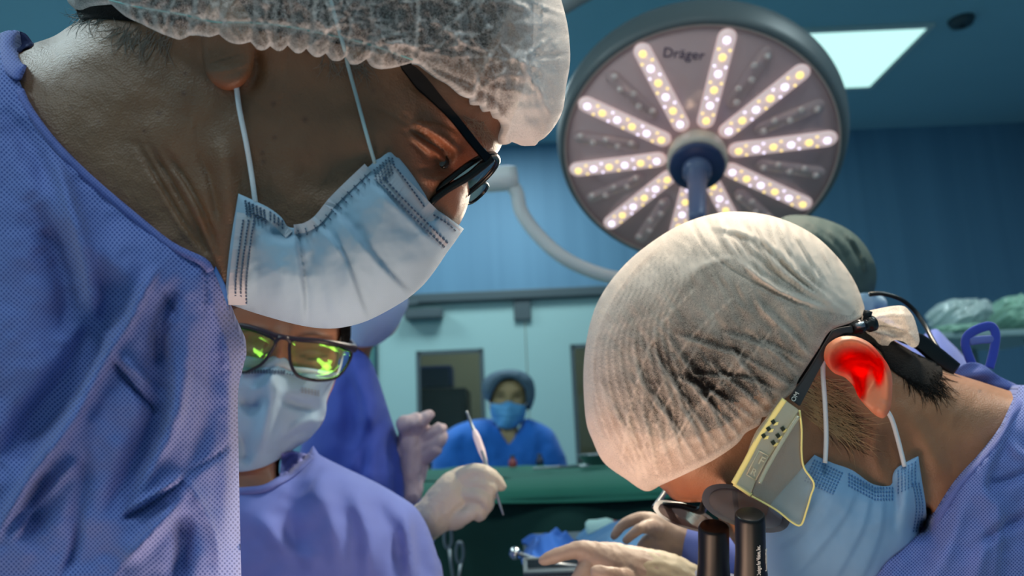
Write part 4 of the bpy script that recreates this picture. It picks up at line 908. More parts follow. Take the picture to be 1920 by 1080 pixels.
band('side_band', [(694, 318), (660, 350), (628, 382), (600, 416), (575, 432), (552, 436)], 3, 15)
band('lower_side_band', [(478, 386), (505, 398), (530, 420), (546, 436)], 3, 14)
L_ = []
for o_ in (-5, 5): L_.append(([(716+o_*.6, 336-o_*.8), (760+o_*.6, 384-o_*.8), (800+o_*.6, 424-o_*.8), (840+o_*.6, 464-o_*.8)], 5, 3.4, 1.5))
L_.append(([(745, 317), (775, 358), (796, 388)], 4.5, 3, 1.4)); L_.append(([(812, 402), (840, 420), (858, 437)], 5, 3, 1.4))
for o_ in (-10, 0, 10): L_.append(([(466+o_, 412), (458+o_, 470), (452+o_, 530), (452+o_, 572)], 3.6, 2.6, 1.6))
for k in range(12):
    t_ = k/11; q = cr([(682, 326), (645, 362), (615, 394), (590, 418), (556, 430)], 3, False); i = min(len(q)-2, int(t_*(len(q)-1))); a = q[i]; tn = q[i+1]-q[i]; tn /= np.linalg.norm(tn); nr = A_([tn[1], -tn[0]]); nr = nr if nr[1] > 0 else -nr
    L_.append(([tuple(a+nr*2), tuple(a+nr*20)], 3.2, 2.2, 0.9))
for i in range(7):
    for j in range(6):
        cx, cy = 700+i*5.5+j*1.5, 318-i*4.6+j*5.6
        if (i, j) not in ((6, 0), (0, 5), (6, 5)): L_.append(([(cx, cy), (cx+3.6, cy+2.2)], 3.2, 9, 1.0))
for i in range(6):
    for j in range(6): cx, cy = 458+i*7+j*0.6, 377+j*5+i*3.4; L_.append(([(cx, cy), (cx+4.4, cy-1.6)], 4, 9, 1.2))
for i in range(4):
    for j in range(3): cx, cy = 506+i*7.5, 396+j*6.5+i*5.5; L_.append(([(cx, cy), (cx+2.5, cy+4)], 4, 9, 1.3))
dashes('stitching', stitch, mask_A, surfM, L_, 0.0022)
def on_body(path, up, s=surfA): q = cr(path, 8, False); return [Vector(p) for p in s(q[:, 0], q[:, 1], up)]
cpA = on_body([(443, 160), (449, 205), (462, 270), (472, 330), (479, 382)], 0.003)
v, f = tube_vf(cpA, 0.0018, 8, 0.7); build('ear_loop', v, f, cordm, MA)
q = cr([(606, -60), (625, 20), (645, 90), (653, 125), (672, 195), (690, 262), (703, 306)], 8, False)
cpB = [Vector(a if y > 100 else b) for a, b, y in zip(surfA(q[:, 0], q[:, 1], 0.004), surfA(q[:, 0], q[:, 1], 0.0225+0.00006*np.clip(90-q[:, 1], 0, 200)), q[:, 1])]
v, f = tube_vf(cpB, 0.0013, 8, 0.7); build('ear_loop', v, f, mat('cord_teal', lin(150, 176, 184), 0.8), MA)
# glasses A
GA = thing('eyeglasses', 'black framed glasses with thick temple worn by the surgeon in profile', 'eyeglasses', P(865, 345, 0.42))
_h0 = 0.47-float(FA.h(A_([775.]), A_([150.]))[0])-0.0065; td = lambda x, y: _h0+(0.4035-_h0)*np.clip((x-775)/135, -1, 1.2)
plate('temple', cr([(750, 123), (773, 121), (798, 143), (828, 180), (868, 228), (907, 277), (924, 292, 1), (909, 304, 1), (878, 268), (840, 221), (800, 183), (780, 165), (764, 144)], 8), 0, 0.0035, frame_b, GA, 0.0006, depth=td)
plate('temple_tip', cr([(750, 123), (730, 100), (690, 60), (640, 20), (600, 10), (604, -6), (650, 0), (700, 40), (745, 90), (773, 121)], 8), 0, 0.003, frame_b, GA, 0.0005, depth=td)
plate('hinge', [(900, 285), (908, 277), (912, 281), (904, 289)], 0.4045, 0.004, M['steel'], GA)
def ell(cx, cy, a, b, an, n=48, p=2.0):
    t = np.linspace(0, 2*math.pi, n+1)[:-1]; ca, sa = math.cos(math.radians(an)), math.sin(math.radians(an))
    u = a*np.sign(np.cos(t))*np.abs(np.cos(t))**(2/p); w_ = b*np.sign(np.sin(t))*np.abs(np.sin(t))**(2/p)
    return np.stack([cx+u*ca-w_*sa, cy+u*sa+w_*ca], 1)
def rimlens(parent, cx, cy, a, b, an, d0, d1, thick, lensm, p=2.4, rimm=None):
    """d0 depth of the +b side, d1 of the -b side"""
    ca, sa = math.cos(math.radians(an)), math.sin(math.radians(an))
    dep = lambda x, y: (d0+d1)/2+(d0-d1)/2*((-(x-cx)*sa+(y-cy)*ca)/b)
    e = ell(cx, cy, a, b, an, 56, p); W = [Vector(q) for q in PN(e[:, 0], e[:, 1], dep(e[:, 0], e[:, 1]))]
    if rimm is None: v, f = tube_vf(W, thick, 10, closed=True); o_ = build('rim', v, f, frame_b, parent)
    else:   # flat-faced rim with true thickness
        k = len(e); ei = ell(cx, cy, a*0.84, b*0.80, an, 56, p); ring = []
        for q_, up_ in ((e, 0.0), (e, thick), (ei, thick), (ei, 0.0)): ring.append(PN(q_[:, 0], q_[:, 1], dep(q_[:, 0], q_[:, 1])-up_+0.002))
        V_ = np.concatenate(ring); F_ = [(r_*k+i_, r_*k+(i_+1) % k, ((r_+1) % 4)*k+(i_+1) % k, ((r_+1) % 4)*k+i_) for r_ in range(4) for i_ in range(k)]
        o_ = build('rim', V_, F_, rimm, parent, False); bm = bmesh.new(); bm.from_mesh(o_.data); bmesh.ops.recalc_face_normals(bm, faces=bm.faces); bm.to_mesh(o_.data); bm.free()
    e2 = ell(cx, cy, a*0.98, b*0.98, an, 56, p); plate('lens', e2, 0, 0.0012, lensm, o_, depth=dep)
rimlens(GA, 866, 344, 82, 21, -38, 0.458, 0.404, 0.0017, lens_clear)
rimlens(GA, 893, 362, 26, 9, -42, 0.53, 0.50, 0.0012, lens_clear)
pxtube('brow_bar', [(924, 296, 0.405), (905, 310, 0.405), (880, 330, 0.405), (840, 354, 0.405), (812, 376, 0.405), (801, 392, 0.407)], [7, 9, 8, 7.5, 7, 5], frame_b, GA, 10)
pxtube('bridge', [(912, 318, 0.452), (905, 330, 0.47), (905, 342, 0.495)], 4, frame_b, GA, 8)
pxtube('nose_pad', [(872, 366, 0.45), (866, 376, 0.448)], 5, lens_clear, GA, 8)

# ------------------------------------------------------------------ B: assistant with dark rimmed glasses, three-quarter front
TB = thing('person', 'assistant in dark framed glasses, mask and lavender gown holding a thin probe', 'person', stand_at(0.84, 560))
bodyB = cr([(380, 560), (400, 500), (470, 450), (560, 450), (625, 490), (646, 560), (642, 615), (636, 645), (634, 690), (626, 722), (614, 750), (606, 790), (578, 824), (548, 844), (526, 862), (525, 900), (540, 960), (420, 960), (395, 900), (380, 800), (365, 700), (365, 620)], 7)
gownB = cr([(300, 920), (452, 915), (492, 912), (516, 900), (540, 886), (562, 868), (579, 852), (588, 836), (598, 852), (637, 873), (709, 907), (757, 935), (778, 950), (795, 974), (806, 998), (820, 1040), (832, 1085), (850, 1300), (860, 2400), (280, 2400), (250, 1300), (260, 1000)], 8)
maskB = cr([(365, 700, 1), (441, 668), (493, 673), (521, 666), (537, 673), (549, 686), (578, 690), (631, 699, 1), (627, 714), (613, 750), (612, 769), (605, 791), (581, 822), (556, 839), (524, 860), (493, 876), (449, 885), (400, 880, 1), (372, 800)], 6)
FB = Figure([bodyB, gownB, maskB], 0.84, 0.78, 0.095, c=(550, 800))
sB = [('r', [(532, 610), (528, 650), (515, 700)], 16, 9), ('e', (480, 648, 30, 14, 5), 0, -8), ('e', (588, 656, 32, 15, 8), 0, -8), ('e', (588, 662, 18, 9, 8), 0, 4), ('e', (482, 654, 18, 9, 8), 0, 4), ('r', [(560, 632), (590, 628), (625, 640)], 7, 3.5), ('r', [(505, 622), (480, 618), (450, 625)], 7, 3.5), ('r', [(566, 668), (588, 674), (612, 668)], 3, -2), ('r', [(462, 664), (482, 668), (502, 662)], 3, -2)]
def tintB(x, y, e):
    t = np.ones((len(x), 3))
    for p in ([(558, 632), (590, 626), (622, 634)], [(508, 622), (480, 616), (450, 622)]): t *= 1-0.7*np.exp(-(seg_dist(x, y, cr(p, 6, False))/4.5)**2)[:, None]
    for p in ([(566, 668), (588, 673), (614, 666)], [(462, 664), (482, 668), (502, 662)]): t *= 1-0.8*np.exp(-(seg_dist(x, y, cr(p, 6, False))/2.5)**2)[:, None]
    return t
body_B, surfB = relief('body', bodyB, FB, skinB, TB, 6, strokes=sB, rnd=True, tint=tintB)
relief('hair', cr([(365, 600), (400, 500), (470, 445), (560, 445), (630, 485), (655, 560), (658, 630), (652, 650), (640, 646), (640, 620), (625, 585), (560, 560), (460, 560), (400, 590)], 7), FB, hairm, TB, 7, off=0.006, bulge=0.008)
relief('surgical_cap', cr([(360, 590), (395, 480), (470, 425), (565, 425), (640, 470), (664, 550), (662, 590), (640, 575), (560, 545), (460, 545), (400, 575)], 7), FB, nonwoven_mat('cap_blue', lin(84, 120, 190), lin(74, 110, 180), 0.002, 0.3), TB, 8, off=0.012, bulge=0.012)
gB = [('r', [(590, 900), (620, 980), (640, 1080)], 20, 9.50), ('r', [(560, 900), (545, 980), (570, 1080)], 22, -11.40), ('r', [(700, 930), (740, 1010), (750, 1080)], 18, -11.40), ('r', [(660, 920), (690, 1000), (690, 1080)], 16, 9.50), ('r', [(480, 960), (530, 1020), (600, 1060)], 18, 9.50), ('r', [(780, 970), (790, 1040), (800, 1090)], 12, -9.50), ('r', [(600, 870), (585, 900), (560, 930)], 8, -5.70), ('r', [(760, 960), (765, 1030), (770, 1090)], 10, 9.50)]
gown_B, surfGB = relief('gown', gownB, FB, gown_blue2, TB, 8, off=0.006, bulge=0.02, bw=60, strokes=gB, extra=lambda x, y, e: 0.006*fbm(x/70, y/60, 16, 3))
relief('collar_binding', strip(cr([(446, 917), (492, 912), (516, 900), (540, 886), (562, 868), (581, 850)], 8, False), 2, 12), FB, gown_edge, gown_B, 6, off=0.011, bulge=0.003, bw=6)
relief('undershirt', cr([(528, 850, 1), (548, 846), (576, 852, 1), (562, 868), (545, 884), (524, 896, 1)], 6), FB, mat('lavender_scrub', lin(128, 134, 196), 0.8), TB, 6, off=0.008)
MB_ = thing('face_mask', 'whitish mask on the assistant with dark framed glasses', 'face mask', P(520, 880, 0.78))
mB = [('r', [(512, 690), (508, 750), (500, 800), (490, 850)], 18.0, 22.10), ('s', [(440, 728), (480, 735), (506, 752)], 3, -2.6, 50), ('s', [(612, 748), (560, 752), (515, 745)], 3, 2.6, 50), ('r', [(450, 745), (470, 765), (492, 752)], 10.5, -13.26), ('r', [(530, 748), (560, 760), (600, 766)], 9.0, -9.95), ('r', [(450, 810), (458, 840), (460, 870)], 10.5, -11.05), ('r', [(540, 815), (560, 795), (600, 785)], 7.5, 7.74), ('r', [(520, 840), (555, 815), (590, 805)], 6.0, -6.63), ('r', [(585, 796), (596, 790), (604, 788)], 4.5, 6.63), ('r', [(515, 690), (500, 720), (470, 735)], 7.5, 6.63)]
mask_B, surfMB = relief('mask_panel', maskB, FB, maskm, MB_, 6, off=0.005, bulge=0.014, bw=40, strokes=mB, extra=lambda x, y, e: 0.0015*fbm(x/26, y/26, 31, 3))
relief('nose_band', cr([(420, 676, 1), (441, 668), (493, 674), (521, 667), (537, 674), (549, 687), (578, 692), (629, 700, 1), (627, 713, 1), (578, 706), (540, 702), (500, 700), (440, 704), (420, 706, 1)], 6), FB, maskb, mask_B, 6, off=0.0065, bulge=0.014, bw=40, strokes=mB)
dashes('stitching', stitch, mask_B, surfMB, [([(455, 697), (500, 694), (535, 696)], 3, 2.5, 1.2), ([(455, 700), (500, 698), (540, 701), (580, 710)], 3, 2.5, 1.2)], 0.003)
dashes('printed_letters', mat('grey_print', lin(150, 160, 170), 0.8), mask_B, surfMB, [([(565, 727+k), (604, 735+k)], 4-k % 2, 2.2, 1.0) for k in (0, 4, 8)], 0.0012)
pxtube('ear_loop', [(629, 708, 0.80), (637, 690, 0.83), (644, 660, 0.85), (650, 640, 0.86)], 2, cordm, MB_, 8)
GB = thing('eyeglasses', 'dark brown square glasses with green reflections worn by the assistant', 'eyeglasses', P(555, 660, 0.75))
frm = mat('spectacle_brown', lin(38, 30, 40), 0.3)
dB = lambda x, y: 0.746+0.00012*np.abs(x-530)+0.0000016*(x-530)**2
l1 = cr([(545, 640), (560, 637), (606, 642), (648, 654), (659, 662), (651, 684), (633, 706), (606, 713), (578, 711), (557, 703), (546, 684), (543, 662)], 4)
l2 = cr([(516, 640), (490, 625), (455, 615), (430, 617), (420, 640), (425, 672), (440, 692), (460, 697), (474, 692), (492, 681), (508, 660)], 4)
for lp in (l1, l2):
    v, f = tube_vf([Vector(q) for q in PN(lp[:, 0], lp[:, 1], dB(lp[:, 0], lp[:, 1]))], 0.0016, 10, closed=True); o_ = build('rim', v, f, frm, GB)
    c = lp.mean(0); n_ = A_([0.25, 0.40, -0.88])   # right, down, forward in px terms
    dl = lambda x, y, c=c: 0.753+0.75/FPX*((x-c[0])*0.20+(y-c[1])*0.17)
    relief('lens', c+(lp-c)*0.985, None, lens_green, o_, 5, depth=dl, thick=0.001, extra=lambda x, y, e, c=c: -((x-c[0])**2+(y-c[1])**2)*(0.75/FPX)**2/(2*0.055))
pxtube('top_bar', [(425, 612, 0.755), (455, 610, 0.75), (493, 620, 0.745), (521, 630, 0.744), (556, 636, 0.745), (606, 640, 0.75), (650, 649, 0.765), (664, 654, 0.775)], [4.5, 4.5, 4.5, 5, 5, 5, 6, 8], frm, GB, 10)
pxtube('bridge', [(516, 642, 0.745), (524, 634, 0.742), (537, 634, 0.742), (545, 642, 0.745)], 4, frm, GB, 8)
pxtube('temple', [(664, 652, 0.775), (662, 648, 0.81), (655, 640, 0.86), (646, 636, 0.90)], 6, frm, GB, 8)
# B's gloved hand and the probe
dh = 0.88
fused('gloved_hand', [[(775, 985, dh+.03, 30), (800, 976, dh, 35), (832, 950, dh, 42), (862, 922, dh, 44), (882, 908, dh, 34)], [(842, 920, dh, 30), (868, 900, dh, 26), (890, 892, dh-.01, 19)], [(850, 960, dh, 34), (872, 944, dh, 30), (890, 930, dh, 24)],
    [(872, 892, dh-.01, 18), (894, 884, dh-.02, 15.5), (916, 889, dh-.03, 13.5), (932, 902, dh-.03, 11.5), (941, 913, dh-.03, 9)],
    [(880, 905, dh-.015, 16), (908, 905, dh-.03, 14), (921, 916, dh-.035, 12.5), (918, 932, dh-.03, 11), (908, 940, dh-.025, 9)],
    [(880, 925, dh-.02, 16), (905, 930, dh-.035, 13.5), (915, 944, dh-.035, 12), (908, 956, dh-.025, 10.5)],
    [(872, 945, dh-.01, 16), (896, 952, dh-.03, 12.5), (904, 962, dh-.03, 11), (896, 970, dh-.02, 9)],
    [(850, 975, dh-.01, 18), (876, 966, dh-.025, 14), (898, 954, dh-.03, 11), (912, 938, dh-.015, 9)]], glove, TB, 0.0016, 8, 0.0006, 140)
fused('glove_cuff', [[(768, 996, dh+.035, 34), (790, 984, dh+.01, 37), (806, 972, dh, 37)]], mat('glove_cuff', lin(214, 204, 168), 0.55), TB, 0.002, 4)
fused('sleeve', [[(700, 1060, .90, 60), (750, 1020, .91, 48), (782, 992, .91, 42)]], gown_blue2, TB, 0.004, 4)
pr = thing('thin_probe', 'slender steel probe with a pale grip held in the raised gloved hand', 'instrument', P(910, 870, 0.86))
pxtube('shaft', [(875, 771, .885), (884, 795, .88), (893, 818, .872), (912, 870, .86), (928, 915, .845), (936, 942, .84), (944, 966, .835)], [2.5, 3, 4, 3.2, 3, 2.6, 1.4], M['steel'], pr, 8)
pxtube('grip', [(889, 806, .874), (894, 820, .872), (903, 845, .868), (911, 868, .862)], [3.5, 7, 7, 3.5], mat('pale_pink_grip', lin(232, 214, 216), 0.35), pr, 12)

# ------------------------------------------------------------------ C: colleague in the dark blue gown behind B
TC_ = thing('person', 'colleague in dark blue gown and round blue cap standing behind the assistant', 'person', stand_at(1.15, 640))
bodyC = cr([(640, 600), (650, 550), (690, 520), (740, 530), (762, 565), (752, 600), (735, 628), (700, 650), (690, 690), (680, 760), (600, 760), (620, 680)], 8)
gownC = cr([(560, 860), (590, 760), (620, 700), (652, 655), (672, 656), (692, 672), (708, 706), (734, 786), (750, 832), (758, 880), (760, 940), (764, 1080), (770, 1700), (540, 1700), (530, 1080)], 8)
FC = Figure([bodyC, gownC], 1.15, 0.85, 0.11, c=(690, 700))
relief('body', bodyC, FC, skinB, TC_, 9, rnd=True)
gC = [('r', [(640, 690), (660, 760), (650, 840)], 18, -16.20), ('r', [(690, 690), (700, 780), (690, 880), (700, 960)], 16, 16.20), ('r', [(715, 780), (690, 830), (680, 900)], 12, -14.40), ('r', [(730, 820), (740, 880), (745, 950)], 8, -10.80), ('r', [(665, 700), (680, 740), (690, 800)], 8, 10.80)]
relief('gown', gownC, FC, nonwoven_mat('gown_deep_blue', lin(72, 92, 186), lin(60, 80, 170), 0.0022, 0.3), TC_, 8, off=0.006, bulge=0.02, bw=40, strokes=gC, extra=lambda x, y, e: 0.008*fbm(x/60, y/60, 26, 3))
capC = cr([(640, 600), (640, 540), (680, 500), (735, 510), (766, 560), (754, 596), (738, 622), (716, 641), (690, 650), (662, 645)], 7)
FCC = Figure([bodyC, gownC, capC], 1.15, 0.95, 0.11, c=(690, 700))
relief('surgical_cap', capC, FCC, nonwoven_mat('cap_periwinkle', lin(158, 184, 226), lin(146, 172, 216), 0.002, 0.3), TC_, 7, off=0.008, bulge=0.01, extra=lambda x, y, e: 0.004*fbm(x/30, y/30, 33, 3))
dc = 1.12
fused('gloved_hand', [[(772, 925, dc, 17), (775, 880, dc, 24), (778, 840, dc, 30), (778, 815, dc, 32)], [(764, 830, dc, 18), (752, 850, dc, 14)], [(778, 815, dc, 22), (788, 795, dc-.02, 14), (800, 783, dc-.03, 11), (807, 778, dc-.03, 8.5)], [(768, 806, dc, 20), (760, 795, dc-.02, 15), (775, 788, dc-.03, 12), (790, 790, dc-.03, 10)],
    [(790, 825, dc, 18), (806, 815, dc-.02, 12), (820, 806, dc-.03, 11), (829, 803, dc-.03, 8)], [(790, 840, dc, 18), (808, 834, dc-.02, 12), (822, 826, dc-.03, 11), (830, 818, dc-.03, 9)], [(790, 858, dc, 16), (806, 850, dc-.02, 11), (817, 842, dc-.03, 10)]], gloveC, TC_, 0.002, 4, 0.003, 60)
fused('sleeve', [[(690, 1000, 1.18, 50), (735, 960, 1.17, 36), (765, 935, 1.14, 26)]], gown_blue2, TC_, 0.004, 4)

# ------------------------------------------------------------------ D: nurse at the back
TD = thing('person', 'nurse in blue scrubs, cap and mask behind the green table', 'person', stand_at(3.0, 945))
bodyD = cr([(922, 720), (930, 706), (955, 700), (980, 706), (989, 724), (990, 755), (984, 780), (972, 798), (972, 815), (985, 832), (960, 860), (945, 850), (915, 830), (932, 812), (933, 796), (920, 775), (916, 750)], 4)
shirtD = cr([(810, 880), (815, 850), (828, 820), (850, 800), (885, 788), (922, 786), (932, 800), (945, 822), (954, 834, 1), (964, 822), (975, 800), (986, 785), (1010, 792), (1036, 808), (1052, 838), (1064, 872), (1070, 960), (1062, 1396), (820, 1396)], 5)
FD = Figure([bodyD, shirtD], 3.0, 0.8, 0.13, 4, c=(955, 780))
sD = [('e', (938, 744, 9, 5, 0), 0, -9), ('e', (970, 744, 9, 5, 0), 0, -9), ('r', [(955, 735), (954, 752), (953, 766)], 5, 16), ('r', [(928, 736), (938, 732), (948, 736)], 3, 5), ('r', [(962, 736), (972, 732), (982, 737)], 3, 5)]
def tintD(x, y, e):
    t = np.ones((len(x), 3))
    for cx in (938, 970): t *= 1-0.78*np.exp(-(((x-cx)/8)**2+((y-744)/4)**2))[:, None]; t *= 1-0.6*np.exp(-(((x-cx)/9)**2+((y-735)/2)**2))[:, None]
    return t
relief('body', bodyD, FD, skin_mat('skin_olive', lin(176, 148, 104), bstr=0.1), TD, 4, strokes=sD, rnd=True, tint=tintD)
relief('scrub_top', shirtD, FD, nonwoven_mat('scrub_bright', lin(42, 118, 214), lin(40, 110, 204), 0.004, 0.2, transl=0), TD, 6, off=0.012, bulge=0.03, bw=20, strokes=[('r', [(870, 800), (868, 850), (880, 900)], 10, -14), ('r', [(1015, 800), (1012, 850), (1005, 900)], 9, -14), ('r', [(920, 830), (930, 870), (925, 910)], 8, 8), ('r', [(980, 830), (975, 870), (985, 910)], 8, 8)], extra=lambda x, y, e: 0.014*fbm(x/26, y/30, 41, 3))
relief('hair', cr([(918, 760), (914, 730), (925, 706), (955, 698), (985, 706), (996, 730), (992, 768), (986, 760), (986, 736), (972, 716), (955, 712), (938, 718), (926, 736)], 4), FD, hairm, TD, 4, off=0.008, bulge=0.01, bw=8)
capD = cr([(916, 752), (906, 740), (905, 718), (918, 702), (940, 694), (965, 693), (988, 701), (1001, 717), (1003, 745), (993, 770), (987, 752), (985, 732), (972, 714), (955, 708), (938, 714), (925, 732)], 4)
relief('bouffant_cap', capD, Figure([bodyD, shirtD, capD], 3.0, 0.85, 0.13, 4, c=(955, 780)), cap_mat('cap_veil_blue', lin(110, 136, 156), 0.05, 0.40, 160, 0.40), TD, 4, off=0.010, bulge=0.014, bw=10, extra=lambda x, y, e: 0.01*fbm(x/8, y/14, 44, 2))
MD = thing('face_mask', 'bright blue mask on the nurse behind the green table', 'face mask', P(952, 800, 2.88))
maskD = cr([(918, 756, 1), (938, 757), (953, 752), (968, 757), (986, 760, 1), (985, 780), (975, 796), (953, 804), (932, 798), (921, 780)], 4)
md = [('r', [(953, 755), (952, 775), (952, 798)], 9, 14), ('r', [(922, 768), (950, 772), (984, 770)], 2.5, -5), ('r', [(922, 780), (950, 784), (984, 782)], 2.5, -5)]
relief('mask_panel', maskD, FD, mat('mask_bright_blue', lin(96, 168, 222), 0.7), MD, 4, off=0.02, bulge=0.025, bw=12, strokes=md)
for sx, ex in ((919, 915), (985, 991)): pxtube('ear_loop', [(sx, 760, 2.92), (ex, 750, 2.98)], 1.2, cordm, MD, 6)

# ------------------------------------------------------------------ G: colleague behind the right surgeon
TG = thing('person', 'colleague in dark grey cap half hidden behind the right surgeon\'s head', 'person', stand_at(0.98, 1560))
capG = cr([(1440, 440), (1460, 412), (1490, 403), (1540, 409), (1590, 430), (1622, 460), (1642, 500), (1642, 535), (1630, 558), (1590, 570), (1520, 570), (1450, 540)], 7)
bodyG = cr([(1455, 440), (1490, 412), (1540, 418), (1600, 445), (1630, 490), (1632, 545), (1640, 600), (1680, 660), (1560, 720), (1480, 640), (1440, 540)], 8)
gownG = cr([(1500, 640), (1600, 600), (1655, 590), (1720, 640), (1738, 626), (1756, 617), (1776, 636), (1802, 662), (1830, 700), (1860, 780), (1870, 1000), (1880, 1900), (1480, 1900), (1480, 1000)], 9)
FG = Figure([bodyG, gownG, capG], 0.98, 0.85, 0.1, c=(1580, 600))
relief('body', bodyG, FG, skinE, TG, 9, rnd=True)
relief('gown', gownG, FG, gown_blue2, TG, 9, off=0.006, bulge=0.015, bw=40, extra=lambda x, y, e: 0.006*fbm(x/50, y/50, 51, 3))
relief('bouffant_cap', capG, FG, cap_mat('cap_veil_grey', lin(84, 104, 102), 0.45, 0.9, 500, 0.3), TG, 6, off=0.006, bulge=0.012, strokes=[('r', [(1500+22*k, 410+6*k), (1560+14*k, 440+10*k), (1610+5*k, 500+6*k)], 4, 6*(-1)**k) for k in range(6)]+[('r', [(1470+26*k, 430), (1520+24*k, 470), (1560+16*k, 540)], 4, 4) for k in range(5)], extra=lambda x, y, e: 0.003*fbm(x/20, y/20, 55, 3))
relief('hair', cr([(1450, 450), (1490, 415), (1540, 420), (1600, 448), (1626, 490), (1628, 535), (1560, 560), (1470, 530)], 8), FG, hairm, TG, 8, off=0.004, bulge=0.003)
relief('mask_tie', cr([(1600, 556), (1625, 549), (1655, 556), (1664, 572), (1650, 582), (1600, 580)], 6), FG, maskm, TG, 6, off=0.018, bulge=0.008, bw=12)

# ------------------------------------------------------------------ E: surgeon on the right with magnifying loupes
TE = thing('person', 'surgeon bent down in creased white cap and blue gown on the right, ear glowing red', 'person', stand_at(0.62, 1800))
capE = cr([(1391, 397), (1329, 403), (1261, 429), (1184, 484), (1132, 546), (1106, 608), (1094, 691), (1098, 784), (1111, 826), (1132, 867), (1173, 898), (1211, 921), (1241, 909), (1287, 888), (1339, 862), (1381, 833), (1398, 812), (1424, 797), (1428, 783), (1444, 780), (1461, 764), (1466, 752), (1490, 732), (1497, 712), (1531, 660), (1557, 620), (1596, 604), (1620, 588), (1616, 560), (1598, 520), (1567, 478), (1521, 437), (1458, 408)], 6)
bodyE = cr([(1112, 690), (1122, 620), (1160, 545), (1225, 470), (1300, 424), (1390, 411), (1480, 432), (1555, 485), (1604, 555), (1640, 612), (1700, 652), (1770, 692), (1840, 716), (1900, 735), (1990, 760), (2020, 900), (1980, 1100), (1850, 1100), (1745, 985), (1738, 960), (1728, 990), (1690, 1060), (1620, 1120), (1540, 1140), (1450, 1110), (1400, 1050), (1378, 1021), (1362, 998), (1346, 970), (1334, 955), (1318, 942), (1290, 942), (1262, 936), (1240, 915), (1190, 880), (1140, 830), (1115, 770)], 7)
maskE = cr([(1527, 853, 1), (1560, 868), (1598, 882), (1637, 908), (1670, 910), (1674, 892), (1684, 876), (1722, 856, 1), (1728, 898), (1736, 950), (1733, 984), (1702, 1022), (1663, 1054), (1640, 1085), (1590, 1130), (1500, 1145), (1430, 1110), (1392, 1050, 1), (1404, 1000), (1440, 952), (1490, 894)], 6)
gownE = cr([(1580, 1200), (1600, 1130), (1640, 1086), (1663, 1056), (1702, 1024), (1734, 990), (1750, 968), (1790, 905), (1838, 852), (1878, 800), (1904, 744), (1926, 722), (2080, 760), (2300, 1000), (2350, 2200), (1500, 2200), (1500, 1500)], 8)
FE = Figure([bodyE, maskE, gownE], 0.64, 0.84, 0.088, c=(1500, 720))
FEC = Figure([bodyE, maskE, gownE, capE], 0.64, 0.88, 0.092, c=(1500, 720))
def tintE(x, y, e):
    t = np.ones((len(x), 3))
    fo = np.exp(-(((x-1290)/60)**2+((y-925)/30)**2)); t *= 1+fo[:, None]*A_([0.12, -0.18, -0.3])  # warm light on the forehead, painted into the skin colour
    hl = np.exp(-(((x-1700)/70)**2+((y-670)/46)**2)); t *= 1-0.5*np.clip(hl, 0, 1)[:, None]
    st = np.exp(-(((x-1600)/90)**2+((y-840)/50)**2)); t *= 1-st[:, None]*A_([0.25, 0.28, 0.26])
    t *= (1+0.1*fbm(x/30, y/30, 4, 3))[:, None]
    for mx, my, r in ((1837, 733, 3), (1680, 693, 3), (1760, 758, 2.5)): t *= 1-0.5*np.exp(-(((x-mx)**2+(y-my)**2)/(r*r)))[:, None]
    return t
sE = [('e', (1400, 880, 60, 34, -30), 0, -4), ('e', (1330, 935, 26, 12, 20), 0, -3), ('r', [(1255, 925), (1290, 930), (1325, 925)], 12, 2), ('e', (1480, 850, 60, 40, -30), 0, 3.5), ('r', [(1650, 790), (1640, 850), (1670, 920)], 16, 4), ('r', [(1700, 800), (1720, 880), (1745, 960)], 22, -4), ('r', [(1690, 760), (1740, 840), (1770, 900)], 16, 3), ('e', (1600, 720, 60, 70, 0), 0, -3), ('r', [(1335, 950), (1352, 978), (1372, 1010)], 10, 2)]
body_E, surfE = relief('body', bodyE, FE, skinE, TE, 6, strokes=sE, rnd=True, extra=lambda x, y, e: 0.0006*fbm(x/10, y/14, 8, 3)+0.0018*fbm(x/60, y/60, 2, 2), tint=tintE)
relief('hair', cr([(1120, 690), (1130, 620), (1166, 550), (1230, 476), (1302, 430), (1390, 417), (1476, 438), (1548, 490), (1600, 560), (1640, 614), (1700, 653), (1766, 690), (1745, 728), (1700, 712), (1668, 690), (1640, 650), (1560, 640), (1520, 700), (1466, 738), (1400, 776), (1330, 808), (1260, 822), (1190, 808), (1140, 765)], 7), FE, hairm, TE, 7, off=0.0006, bulge=0.002, bw=70, extra=lambda x, y, e: 0.0012*fbm((x+y)/30, (x-y)/7, 61, 3))
lh = mat('sideburn_hair', lin(186, 152, 112), 0.45)
strands('sideburn', lh, TE, [(1500, 720), (1540, 700), (1560, 760), (1590, 800), (1560, 815), (1500, 775)], surfE, 80, lambda x, y: 26+(y-740)*0.10, 0.10, 0.42, 240, 0.001, 0.25, 7, 0.58)
strands('sideburn_shadow_hair', hairm, TE, [(1500, 710), (1545, 700), (1600, 780), (1600, 850), (1540, 800)], surfE, 56, 34, 0.14, 0.4, 120, 0.0005, 0.25, 9, 0.58)
strands('nape_hair', hairm, TE, [(1665, 650), (1760, 694), (1745, 725), (1690, 705)], surfE, 56, 50, 0.14, 0.45, 420, 0.0005, 0.2, 8, 0.6)
